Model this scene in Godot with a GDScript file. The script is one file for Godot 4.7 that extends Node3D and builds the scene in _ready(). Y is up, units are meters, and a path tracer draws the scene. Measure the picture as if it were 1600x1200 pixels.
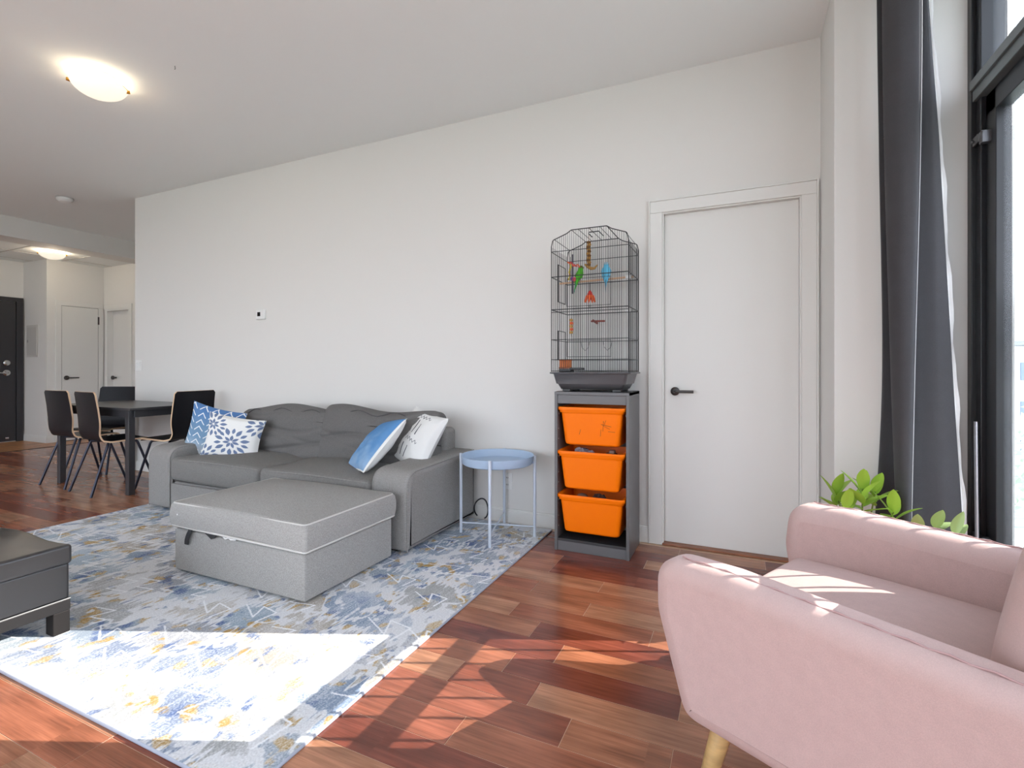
extends Node3D
# Living room. X runs right along the long white wall, Y up, depth Z counted away from the camera (Godot z = -Z). The camera stands at X 0, Z 0.

const WALL := 3.167      # depth of the long white wall
const GLASS_X := 0.893   # inner face of the window wall
const TOP := 2.88        # ceiling height


class MB:
	# collects vertices of one mesh
	var v := PackedVector3Array()
	var n := PackedVector3Array()
	var t := PackedVector2Array()
	var ix := PackedInt32Array()
	var x := Transform3D()
	var weld := false

	func vert(p: Vector3, nn := Vector3.ZERO, uv := Vector2.ZERO) -> int:
		v.append(x * p)
		n.append((x.basis * nn).normalized() if nn != Vector3.ZERO else Vector3.ZERO)
		t.append(uv)
		return v.size() - 1

	func tri(a: int, b: int, c: int) -> void:
		ix.append(a)
		ix.append(c)
		ix.append(b)

	func quad(a: int, b: int, c: int, d: int) -> void:
		tri(a, b, c)
		tri(a, c, d)

	func face(a: Vector3, b: Vector3, c: Vector3, d: Vector3) -> void:
		quad(vert(a), vert(b, Vector3.ZERO, Vector2(1, 0)), vert(c, Vector3.ZERO, Vector2(1, 1)), vert(d, Vector3.ZERO, Vector2(0, 1)))

	func grid(nu: int, nv: int, f: Callable, flip := false) -> void:
		var b := v.size()
		for j in nv + 1:
			for i in nu + 1:
				var a := float(i) / nu
				var c := float(j) / nv
				vert(f.call(a, c), Vector3.ZERO, Vector2(a, c))
		for j in nv:
			for i in nu:
				var p := b + j * (nu + 1) + i
				if flip:
					quad(p, p + nu + 1, p + nu + 2, p + 1)
				else:
					quad(p, p + 1, p + nu + 2, p + nu + 1)

	func steps(h: float, r: float, seg: int, sub: int) -> PackedFloat32Array:
		var l := PackedFloat32Array()
		for k in seg:
			l.append(-(h - r) - r * tan(PI / 4 * (seg - k) / seg))
		for k in sub + 1:
			l.append(lerpf(-(h - r), h - r, float(k) / sub))
		for k in seg:
			l.append(h - r + r * tan(PI / 4 * (k + 1) / seg))
		return l

	# a box with rounded edges; with disp, a cushion whose surface is moved by it
	func box(c: Vector3, s: Vector3, r := 0.004, seg := 1, sub := Vector3i(1, 1, 1), disp = null) -> void:
		var h := s / 2
		r = minf(r, minf(h.x, minf(h.y, h.z)) * 0.98)
		for a in 3:
			var u := (a + 1) % 3
			var w := (a + 2) % 3
			var lu := steps(h[u], r, seg, sub[u])
			var lw := steps(h[w], r, seg, sub[w])
			for sg in [1.0, -1.0]:
				var b := v.size()
				for j in lw.size():
					for i in lu.size():
						var p := Vector3.ZERO
						p[a] = sg * h[a]
						p[u] = lu[i]
						p[w] = lw[j]
						var q := p.clamp(-(h - Vector3.ONE * r), h - Vector3.ONE * r)
						var d := (p - q).normalized()
						var o := q + d * r
						if disp != null:
							vert(c + disp.call(o), Vector3.ZERO, Vector2(o[u], o[w]))
						else:
							vert(c + o, d, Vector2(o[u], o[w]))
				for j in lw.size() - 1:
					for i in lu.size() - 1:
						var k := b + j * lu.size() + i
						if sg > 0:
							quad(k, k + 1, k + lu.size() + 1, k + lu.size())
						else:
							quad(k, k + lu.size(), k + lu.size() + 1, k + 1)
		if disp != null:
			weld = true

	# box given by its limits in X, Y, Z (Z counted away from the camera)
	func bz(x0: float, x1: float, y0: float, y1: float, z0: float, z1: float, r := 0.003, seg := 1) -> void:
		box(Vector3((x0 + x1) / 2, (y0 + y1) / 2, -(z0 + z1) / 2), Vector3(absf(x1 - x0), absf(y1 - y0), absf(z1 - z0)), r, seg)

	func tube(pts: PackedVector3Array, rad, sides := 8, caps := true, flat := 1.0) -> void:
		var m := pts.size()
		var b := v.size()
		var d0 := (pts[1] - pts[0]).normalized()
		var up := Vector3.UP if absf(d0.y) < 0.9 else Vector3.RIGHT
		var nx := up.cross(d0).normalized()
		for i in m:
			var d := (pts[mini(i + 1, m - 1)] - pts[maxi(i - 1, 0)]).normalized()
			nx = (nx - d * nx.dot(d)).normalized()
			var ny := d.cross(nx)
			var r: float = rad[i] if rad is Array else rad
			for k in sides:
				var a := TAU * k / sides
				vert(pts[i] + (nx * cos(a) + ny * sin(a) * flat) * r)
		for i in m - 1:
			for k in sides:
				var k2 := (k + 1) % sides
				quad(b + i * sides + k, b + i * sides + k2, b + (i + 1) * sides + k2, b + (i + 1) * sides + k)
		if caps:
			for e in [0, m - 1]:
				var c := vert(pts[e], (pts[0] - pts[1]) if e == 0 else (pts[m - 1] - pts[m - 2]))
				for k in sides:
					var p: int = b + e * sides + k
					var q: int = b + e * sides + (k + 1) % sides
					if e == 0:
						tri(c, q, p)
					else:
						tri(c, p, q)

	func rod(a: Vector3, b: Vector3, r: float, sides := 6) -> void:
		tube(PackedVector3Array([a, b]), r, sides)

	# profile of (radius, height) points turned round the y axis, listed so that the outside is on the right going down the list upwards
	func lathe(prof: Array, sides := 32, c := Vector3.ZERO) -> void:
		var b := v.size()
		for p in prof:
			for k in sides + 1:
				var a := TAU * k / sides
				vert(c + Vector3(cos(a) * p.x, p.y, -sin(a) * p.x), Vector3.ZERO, Vector2(float(k) / sides, p.y))
		for i in prof.size() - 1:
			for k in sides:
				var o := b + i * (sides + 1) + k
				quad(o, o + 1, o + sides + 2, o + sides + 1)
		weld = true

	# outline (anticlockwise in x, y) given thickness from z0 to z1 with rounded rims
	func prism(poly: PackedVector2Array, z0: float, z1: float, bev := 0.0, seg := 2, sharp := false) -> void:
		var m := poly.size()
		var nr := PackedVector2Array()
		for i in m:
			var e1 := (poly[i] - poly[(i + m - 1) % m]).normalized()
			var e2 := (poly[(i + 1) % m] - poly[i]).normalized()
			var a := Vector2(e1.y, -e1.x)
			var c := Vector2(e2.y, -e2.x)
			var s := a + c
			nr.append(s / maxf(0.4, s.dot(a)))
		var rings: Array[Vector2] = []
		for k in seg + 1:
			var a := PI / 2 * k / seg
			rings.append(Vector2(bev * (1 - sin(a)), z0 + bev * (1 - cos(a))))
		for k in seg + 1:
			var a := PI / 2 * (seg - k) / seg
			rings.append(Vector2(bev * (1 - sin(a)), z1 - bev * (1 - cos(a))))
		if bev <= 0.0:
			rings = [Vector2(0, z0), Vector2(0, z1)]
		if sharp:
			for i in m:
				var j := (i + 1) % m
				var b := v.size()
				for g in rings:
					var p := poly[i] - nr[i] * g.x
					var q := poly[j] - nr[j] * g.x
					vert(Vector3(p.x, p.y, g.y))
					vert(Vector3(q.x, q.y, g.y))
				for k in rings.size() - 1:
					quad(b + 2 * k, b + 2 * k + 1, b + 2 * k + 3, b + 2 * k + 2)
		else:
			var b := v.size()
			for g in rings:
				for i in m:
					var p := poly[i] - nr[i] * g.x
					vert(Vector3(p.x, p.y, g.y))
			for k in rings.size() - 1:
				for i in m:
					var j := (i + 1) % m
					quad(b + k * m + i, b + k * m + j, b + (k + 1) * m + j, b + (k + 1) * m + i)
		var tr := Geometry2D.triangulate_polygon(poly)
		for e in [0, 1]:
			var b := v.size()
			for i in m:
				var p := poly[i] - nr[i] * bev
				vert(Vector3(p.x, p.y, z1 if e else z0), Vector3(0, 0, 1 if e else -1), poly[i])
			for k in range(0, tr.size(), 3):
				var ccw := (poly[tr[k + 1]] - poly[tr[k]]).cross(poly[tr[k + 2]] - poly[tr[k]]) > 0
				if ccw == (e == 1):
					tri(b + tr[k], b + tr[k + 1], b + tr[k + 2])
				else:
					tri(b + tr[k], b + tr[k + 2], b + tr[k + 1])

	func build(into: ArrayMesh = null) -> ArrayMesh:
		var acc := PackedVector3Array()
		acc.resize(v.size())
		for k in range(0, ix.size(), 3):
			var c := (v[ix[k + 2]] - v[ix[k]]).cross(v[ix[k + 1]] - v[ix[k]])
			for e in 3:
				acc[ix[k + e]] += c
		if weld:
			var sum := {}
			for i in v.size():
				var key := Vector3i((v[i] * 20000.0).round())
				sum[key] = sum.get(key, Vector3.ZERO) + acc[i]
			for i in v.size():
				acc[i] = sum[Vector3i((v[i] * 20000.0).round())]
		for i in v.size():
			if n[i] == Vector3.ZERO:
				n[i] = acc[i].normalized() if acc[i].length_squared() > 0 else Vector3.UP
		var a := []
		a.resize(Mesh.ARRAY_MAX)
		a[Mesh.ARRAY_VERTEX] = v
		a[Mesh.ARRAY_NORMAL] = n
		a[Mesh.ARRAY_TEX_UV] = t
		a[Mesh.ARRAY_INDEX] = ix
		var me := into if into else ArrayMesh.new()
		me.add_surface_from_arrays(Mesh.PRIMITIVE_TRIANGLES, a)
		return me


const TURN := Basis(Vector3(0, 0, 1), Vector3(0, 1, 0), Vector3(-1, 0, 0))   # prism outline (x, y) becomes (z, y), thickness runs along -x
const FLAT := Basis(Vector3(1, 0, 0), Vector3(0, 0, -1), Vector3(0, 1, 0))   # outline (x, y) lies on the ground, thickness upwards

var mats := {}
var texs := {}


func V(px: float, py: float, pz: float) -> Vector3:
	return Vector3(px, py, -pz)


func at(o: Node3D) -> MB:
	# a builder that takes room coordinates and gives coordinates of that thing
	var m := MB.new()
	m.x = o.transform.affine_inverse()
	return m


func tag(o: Node3D, label: String, category := "", group := "", kind := "") -> Node3D:
	if label:
		o.set_meta("label", label)
	if category:
		o.set_meta("category", category)
	if group:
		o.set_meta("group", group)
	if kind:
		o.set_meta("kind", kind)
	return o


func thing(called: String, label: String, category: String, pos := Vector3.ZERO, turn := 0.0, group := "", kind := "") -> Node3D:
	var o := Node3D.new()
	o.name = called
	add_child(o, true)
	o.position = pos
	o.rotation.y = turn
	return tag(o, label, category, group, kind)


func show_mesh(me: Mesh, called: String, m: Material, parent: Node3D = self, label := "") -> MeshInstance3D:
	var o := MeshInstance3D.new()
	o.name = called
	o.mesh = me
	if m:
		o.material_override = m
	parent.add_child(o, true)
	if label:
		o.set_meta("label", label)
	return o


func part(mb: MB, called: String, m: Material, parent: Node3D = self, label := "") -> MeshInstance3D:
	return show_mesh(mb.build(), called, m, parent, label)


func structure(mb: MB, called: String, m: Material, label: String, category: String) -> MeshInstance3D:
	var o := part(mb, called, m)
	tag(o, label, category, "", "structure")
	return o


func rounded(pts: Array, radii: Array, seg := 4) -> PackedVector2Array:
	# a polygon with its corners rounded
	var out := PackedVector2Array()
	var m := pts.size()
	for i in m:
		var p: Vector2 = pts[i]
		var a: Vector2 = pts[(i + m - 1) % m]
		var b: Vector2 = pts[(i + 1) % m]
		var r: float = radii[i]
		if r <= 0:
			out.append(p)
			continue
		var da := (a - p).normalized()
		var db := (b - p).normalized()
		var cut := minf(r / tan(acos(clampf(da.dot(db), -0.999, 0.999)) / 2), minf((a - p).length(), (b - p).length()) * 0.49)
		for k in seg + 1:
			var s := float(k) / seg
			out.append((p + da * cut).lerp(p, s).lerp(p.lerp(p + db * cut, s), s))
	return out


func mat(key: String, c: Color, rough := 0.6, metal := 0.0, spec := 0.5) -> StandardMaterial3D:
	if mats.has(key):
		return mats[key]
	var m := StandardMaterial3D.new()
	m.resource_name = key
	m.albedo_color = c
	m.roughness = rough
	m.metallic = metal
	m.metallic_specular = spec
	mats[key] = m
	return m


func rgb(r: int, g: int, b: int) -> Color:
	return Color8(r, g, b)


func textured(m: StandardMaterial3D, tex: Texture2D, scale := Vector3.ONE, world := false, normal: Texture2D = null, depth := 1.0) -> StandardMaterial3D:
	m.albedo_texture = tex
	m.uv1_triplanar = true
	m.uv1_world_triplanar = world
	m.uv1_scale = scale
	if normal:
		m.normal_enabled = true
		m.normal_texture = normal
		m.normal_scale = depth
	return m


func noise_img(w: int, h: int, freq: float, sd: int, octaves := 3) -> PackedByteArray:
	var f := FastNoiseLite.new()
	f.seed = sd
	f.frequency = freq
	f.fractal_octaves = octaves
	f.noise_type = FastNoiseLite.TYPE_SIMPLEX_SMOOTH
	return f.get_image(w, h).get_data()


func stretched(w: int, h: int, sw: int, sh: int, freq: float, sd: int) -> PackedByteArray:
	var f := FastNoiseLite.new()
	f.seed = sd
	f.frequency = freq
	f.fractal_octaves = 3
	f.noise_type = FastNoiseLite.TYPE_SIMPLEX_SMOOTH
	var im := f.get_image(w / sw, h / sh)
	im.resize(w, h, Image.INTERPOLATE_CUBIC)
	return im.get_data()


func picture(w: int, h: int, f: Callable) -> ImageTexture:
	var d := PackedByteArray()
	d.resize(w * h * 3)
	var k := 0
	for y in h:
		for px in w:
			var c: Color = f.call(px, y)
			d[k] = int(clampf(c.r, 0, 1) * 255)
			d[k + 1] = int(clampf(c.g, 0, 1) * 255)
			d[k + 2] = int(clampf(c.b, 0, 1) * 255)
			k += 3
	return ImageTexture.create_from_image(Image.create_from_data(w, h, false, Image.FORMAT_RGB8, d))


func fabric_textures() -> void:
	var rng := RandomNumberGenerator.new()
	rng.seed = 11
	var a := noise_img(256, 256, 0.02, 3)
	var hgt := Image.create(256, 256, false, Image.FORMAT_RGB8)
	for y in 256:
		for px in 256:
			var q := 0.5 + 0.25 * sin(px * TAU / 4.0) * sin(y * TAU / 4.0) + rng.randf_range(-0.25, 0.25)
			hgt.set_pixel(px, y, Color(q, q, q))
	texs.weave = picture(256, 256, func(px, y):
		var q := rng.randf_range(0.60, 1.0) + (hgt.get_pixel(px, y).r - 0.5) * 0.12
		return Color(q, q, q))
	hgt.bump_map_to_normal_map(2.0)
	texs.weave_normal = ImageTexture.create_from_image(hgt)
	texs.velvet = picture(256, 256, func(px, y):
		var q := 0.92 + (a[y * 256 + px] / 255.0 - 0.5) * 0.03 + rng.randf_range(-0.03, 0.03)
		return Color(q, q, q))
	# wood: grain runs along the width of the picture
	var g1 := stretched(512, 512, 16, 1, 0.05, 5)
	var g2 := stretched(512, 512, 8, 1, 0.22, 6)
	var g3 := noise_img(512, 512, 0.008, 7, 4)
	texs.wood = picture(512, 512, func(px, y):
		var k: int = y * 512 + px
		var q := 0.84 + 0.16 * (g1[k] / 255.0 - 0.5) + 0.12 * (g2[k] / 255.0 - 0.5) + 0.26 * (g3[k] / 255.0 - 0.5)
		return Color(q, q * (0.96 + 0.04 * q), q * (0.93 + 0.07 * q)))


func _ready() -> void:
	# camera: looks along the room, turned left of the long wall's normal, lens shifted so that verticals stay vertical
	var cam := Camera3D.new()
	cam.name = "camera"
	add_child(cam)
	cam.position = Vector3(0, 1.08, 0)
	cam.rotation.y = atan2(355.0, 780.0)
	cam.near = 0.05
	cam.far = 400.0
	cam.projection = Camera3D.PROJECTION_FRUSTUM
	cam.size = 2.0 * 600.0 / 780.0 * cam.near
	cam.frustum_offset = Vector2(0, -25.0 / 1200.0 * cam.size)
	cam.current = true
	# sky and exposure
	var sm := ProceduralSkyMaterial.new()
	sm.sky_top_color = Color(0.82, 0.87, 0.94)
	sm.sky_horizon_color = Color(0.92, 0.94, 0.97)
	sm.ground_bottom_color = Color(0.70, 0.70, 0.68)
	sm.ground_horizon_color = Color(0.85, 0.88, 0.92)
	sm.sun_angle_max = 1.0
	sm.sky_energy_multiplier = 1.0
	var sky := Sky.new()
	sky.sky_material = sm
	var env := Environment.new()
	env.background_mode = Environment.BG_SKY
	env.sky = sky
	env.background_energy_multiplier = 8.0
	env.tonemap_mode = Environment.TONE_MAPPER_LINEAR
	env.tonemap_exposure = 0.84
	env.sdfgi_enabled = true
	env.ssao_enabled = true
	env.ssil_enabled = true
	var we := WorldEnvironment.new()
	we.name = "world_environment"
	we.environment = env
	add_child(we)
	# the sun: comes in through the window wall on the right, 27.6 degrees high
	var sun := DirectionalLight3D.new()
	sun.name = "sun"
	add_child(sun)
	sun.basis = Basis.looking_at(Vector3(-0.92 * 0.886, -0.463, 0.39 * 0.886))
	sun.light_energy = 5.0
	sun.light_color = Color(1.0, 0.97, 0.93)
	sun.light_angular_distance = 0.15
	sun.shadow_enabled = true
	sun.sky_mode = DirectionalLight3D.SKY_MODE_LIGHT_ONLY

	fabric_textures()
	colours()
	floors()
	walls()
	doors()
	windows()
	outside()
	rug()
	sofa()
	ottoman()
	throw_pillows()
	armchair()
	bench()
	dining()
	side_table()
	storage()
	bird_cage()
	birds()
	curtain()
	plants()
	lamps()
	fittings()


func colours() -> void:
	mat("wall", rgb(226, 224, 220), 0.75, 0, 0.3)
	mat("ceiling", rgb(241, 244, 243), 0.85, 0, 0.2)
	mat("white_trim", rgb(228, 227, 223), 0.4, 0, 0.4)
	mat("white_door", rgb(226, 225, 221), 0.45, 0, 0.4)
	mat("white_plastic", rgb(235, 235, 233), 0.4)
	mat("dark_door", rgb(52, 51, 54), 0.4)
	mat("black_frame", rgb(24, 25, 29), 0.35)
	mat("graphite", rgb(98, 97, 98), 0.35)
	mat("steel", rgb(170, 168, 165), 0.3, 1.0)
	mat("chrome", rgb(210, 210, 210), 0.2, 1.0)
	mat("brass", rgb(205, 150, 60), 0.3, 1.0)
	mat("black_wire", rgb(28, 29, 33), 0.4)
	mat("black_plastic", rgb(35, 35, 37), 0.35)
	mat("seam", rgb(206, 172, 144), 0.6)
	mat("concrete", rgb(175, 174, 170), 0.9)
	mat("rail_paint", rgb(92, 102, 122), 0.5)
	mat("pale_wood", rgb(226, 190, 135), 0.45)
	mat("ply_edge", rgb(222, 190, 155), 0.55)
	mat("sofa_dark", rgb(48, 48, 50), 0.9)
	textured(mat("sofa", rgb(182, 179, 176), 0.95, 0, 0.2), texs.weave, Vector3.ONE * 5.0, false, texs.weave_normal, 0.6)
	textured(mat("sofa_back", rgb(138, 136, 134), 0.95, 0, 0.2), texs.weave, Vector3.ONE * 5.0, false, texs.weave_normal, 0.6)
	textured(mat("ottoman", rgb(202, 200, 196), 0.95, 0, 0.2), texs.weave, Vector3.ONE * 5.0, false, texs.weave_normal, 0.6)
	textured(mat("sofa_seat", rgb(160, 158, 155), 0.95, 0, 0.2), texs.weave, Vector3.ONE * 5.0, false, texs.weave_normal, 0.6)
	mat("pale_piping", rgb(206, 204, 200), 0.9, 0, 0.2)
	mat("pale_blue_metal", rgb(200, 209, 222), 0.35)
	var pink := textured(mat("pink_velvet", rgb(218, 189, 184), 0.85, 0, 0.2), texs.velvet, Vector3.ONE * 4.0, false, null, 0.2)
	pink.rim_enabled = true
	pink.rim = 0.5
	pink.rim_tint = 0.6


func floors() -> void:
	var m := MB.new()
	m.bz(-8.585, GLASS_X, -0.14, -0.0012, -2.6, 4.6, 0)
	var fl := structure(m, "floor", mats.seam, "dark reddish brown hardwood strip floor under the sofa and armchair", "floor")
	# strips of 126.5 mm run along the long wall; each board is a piece of its own
	var tones := [rgb(184, 116, 88), rgb(190, 128, 97), rgb(158, 90, 70), rgb(200, 142, 110), rgb(142, 78, 63), rgb(186, 121, 90), rgb(172, 104, 82), rgb(206, 150, 117)]
	var wm := []
	for i in tones.size():
		var w := textured(mat("floor_board_%d" % i, tones[i], 0.2, 0, 0.5), texs.wood, Vector3(0.55, 1.0, 2.2), true)
		w.uv1_offset = Vector3(0.13 * i, 0, 0.29 * i)
		wm.append(w)
	var rng := RandomNumberGenerator.new()
	rng.seed = 4
	var rest := MB.new()
	var unit := {}
	var count := 0
	for k in range(-28, 29):
		var z0 := 0.97 + 0.1265 * k
		if z0 > 4.5 or z0 < -2.59:
			continue
		var px := -8.57 - rng.randf_range(0.0, 0.6)
		if px < -8.57:
			px = -8.57
		while px < GLASS_X:
			var len: float = [0.3, 0.45, 0.6, 0.75, 0.9, 1.2][rng.randi() % 6]
			if px < -7.5 and rng.randf() < 0.3:
				len = 0.45
			var x1 := minf(px + len, GLASS_X)
			if GLASS_X - x1 < 0.12:
				x1 = GLASS_X
			var tone := rng.randi() % 8
			var cz := z0 + 0.063
			var under := px > -4.15 and x1 < -1.2 and cz > 0.95 and cz < 3.0
			var hidden := cz > WALL and px > -5.84
			# boards that no place near the camera can show are joined into one run
			var near := 0.4142 * -px + 0.9102 * (z0 + 0.1265)
			var far_left := 0.9102 * x1 + 0.4142 * cz < -1.2 * (0.4142 * -x1 + 0.9102 * cz)
			var far_right := 0.9102 * px + 0.4142 * cz > 1.2 * (0.4142 * -px + 0.9102 * cz)
			var behind := near < 1.15 or far_left or far_right
			if not (under or hidden or behind) and count < 296:
				count += 1
				var key := "%.3f" % (x1 - px)
				if not unit.has(key):
					var b := MB.new()
					b.box(Vector3.ZERO, Vector3(x1 - px - 0.002, 0.012, 0.1265 - 0.002), 0.0007)
					unit[key] = b.build()
				var o := show_mesh(unit[key], "plank", wm[tone], fl)
				o.position = V((px + x1) / 2, -0.006, z0 + 0.06325)
			elif not hidden:
				rest.bz(px + 0.0008, x1 - 0.0008, -0.012, 0, z0 + 0.0007, z0 + 0.1258, 0)
			px = x1
	tag(part(rest, "plank_run", wm[0], fl), "", "", "", "stuff")
	m = MB.new()
	m.bz(-9.85, -8.60, -0.14, 0.0, -2.6, 4.6, 0)
	structure(m, "floor", textured(mat("hall_floor", rgb(224, 160, 106), 0.35), texs.wood, Vector3(1.4, 1, 0.8), true), "lighter orange brown entry floor before the dark front door", "floor")
	m = MB.new()
	m.bz(-8.60, -8.575, -0.1, 0.004, -2.6, 4.47, 0.002)
	structure(m, "trim_1", mat("threshold", rgb(45, 38, 36), 0.4), "thin dark threshold strip between hardwood and entry floor", "threshold")
	# ceilings
	m = MB.new()
	m.bz(-7.88, 1.0, TOP, TOP + 0.15, -2.6, 4.6, 0)
	structure(m, "ceiling", mats.ceiling, "smooth white high ceiling over the living room", "ceiling")
	m = MB.new()
	m.bz(-8.24, -7.88, 2.64, TOP + 0.15, -2.6, 4.6, 0.004)
	structure(m, "trim_2", mats.wall, "white boxed beam where ceiling drops at the entry hall", "beam")
	m = MB.new()
	m.bz(-9.85, -8.24, 2.675, TOP + 0.15, -2.6, 4.6, 0)
	var hc := structure(m, "ceiling", mats.ceiling, "lower panelled white ceiling over the entry hall", "ceiling")
	var tile := MB.new()
	tile.box(Vector3.ZERO, Vector3(0.594, 0.02, 0.634), 0.004)
	var tm := tile.build()
	for ti in 3:
		for tj in 4:
			var o := show_mesh(tm, "panel", mats.ceiling, hc)
			o.position = V(-8.54 - 0.61 * ti, 2.662, 2.31 + 0.65 * tj)
	m = MB.new()
	for tj in 5:
		m.bz(-9.85, -8.24, 2.648, 2.676, 1.985 + 0.65 * tj - 0.008, 1.985 + 0.65 * tj + 0.008, 0.001)
	for ti in 3:
		m.bz(-8.845 - 0.61 * ti - 0.008, -8.845 - 0.61 * ti + 0.008, 2.649, 2.676, -2.6, 4.6, 0.001)
	part(m, "grid_strip", mat("grid_strip", rgb(205, 203, 198), 0.6), hc)


func walls() -> void:
	var m := MB.new()
	m.bz(-5.84, -0.428, 0, TOP, WALL, WALL + 0.12, 0)
	m.bz(-0.428, 0.311, 2.03, TOP, WALL, WALL + 0.12, 0)
	m.bz(0.311, 1.0, 0, TOP, WALL, WALL + 0.12, 0)
	structure(m, "wall_back", mats.wall, "long plain white wall behind the grey sofa", "wall")
	m = MB.new()
	m.bz(-5.84, -5.72, 0, TOP, WALL + 0.12, 4.6, 0)
	structure(m, "wall_passage", mats.wall, "white return wall behind the corner of the long wall", "wall")
	m = MB.new()
	m.bz(0.403, 1.0, 0, TOP, 2.742, WALL, 0.003)
	structure(m, "wall_column", mats.wall, "white boxed column between white door and window", "wall")
	m = MB.new()
	m.bz(GLASS_X, 1.0, 2.82, TOP, -2.5, 2.742, 0)
	m.bz(GLASS_X, 1.0, -0.12, 0.05, -2.5, 2.742, 0)
	m.bz(GLASS_X, 1.0, 0, TOP, -2.6, -2.3, 0)
	structure(m, "wall_right", mats.wall, "white head and sill strips of the window wall", "wall")
	m = MB.new()
	m.bz(-9.85, -7.8, 0, TOP, -2.62, -2.5, 0)
	m.bz(-7.8, -0.4, 0, 0.25, -2.62, -2.5, 0)  # opening for the added fill window
	m.bz(-7.8, -0.4, 2.7, TOP, -2.62, -2.5, 0)
	m.bz(-0.4, 1.0, 0, TOP, -2.62, -2.5, 0)
	structure(m, "wall_front", mats.wall, "white wall with an added wide window facing the sofa", "wall")
	m = MB.new()
	m.bz(-9.85, -9.72, 0, 2.7, -2.6, 3.76, 0)
	structure(m, "wall_left", mats.wall, "white entry wall around the dark front door", "wall")
	m = MB.new()
	m.bz(-9.85, -9.06, 0, 2.7, 3.76, 4.6, 0.003)
	structure(m, "wall_pier", mats.wall, "white projecting wall between front door and closet", "wall")
	m = MB.new()
	m.bz(-9.06, -8.98, 0, 2.7, 4.47, 4.6, 0)
	m.bz(-8.98, -8.37, 1.99, TOP, 4.47, 4.6, 0)
	m.bz(-8.37, -5.72, 0, TOP, 4.47, 4.6, 0)
	structure(m, "wall_hall", mats.wall, "white far hall wall with a recessed door", "wall")
	var prof := func(mb: MB, x0: float, x1: float, z0: float, z1: float):
		mb.bz(x0, x1, 0, 0.088, z0, z1, 0.002)
		mb.bz(x0 + (0.004 if x1 - x0 < 0.05 else 0.0), x1 - (0.004 if x1 - x0 < 0.05 else 0.0), 0.08, 0.1, z0 + (0.004 if z1 - z0 < 0.05 else 0.0), z1, 0.003)
	m = MB.new()
	prof.call(m, -5.84, -0.505, WALL - 0.014, WALL)
	structure(m, "baseboard_back", mats.white_trim, "white baseboard along the foot of the long wall", "baseboard")
	m = MB.new()
	prof.call(m, -5.854, -5.84, WALL - 0.014, 4.47)
	structure(m, "baseboard_passage", mats.white_trim, "white baseboard round the end of the long wall", "baseboard")
	m = MB.new()
	prof.call(m, -9.72, -9.046, 3.746, 3.76)
	prof.call(m, -9.06, -9.046, 3.76, 3.85)
	structure(m, "baseboard_pier", mats.white_trim, "white baseboard round the projecting hall wall", "baseboard")
	m = MB.new()
	prof.call(m, 0.389, 0.403, 2.728, WALL)
	prof.call(m, 0.403, GLASS_X, 2.728, 2.742)
	structure(m, "baseboard_column", mats.white_trim, "white baseboard round the column behind the curtain", "baseboard")
	m = MB.new()
	prof.call(m, -8.31, -5.854, 4.456, 4.47)
	structure(m, "baseboard_hall", mats.white_trim, "white baseboard along the far hall wall", "baseboard")


func lever(m: MB, c: Vector3, along: Vector3, out: Vector3, rose := 0.026, length := 0.11) -> void:
	m.tube(PackedVector3Array([c, c + out * 0.012]), rose, 20)
	m.tube(PackedVector3Array([c + out * 0.01, c + out * 0.045, c + out * 0.055 + along * 0.012, c + out * 0.055 + along * length]), 0.009, 10)


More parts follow.
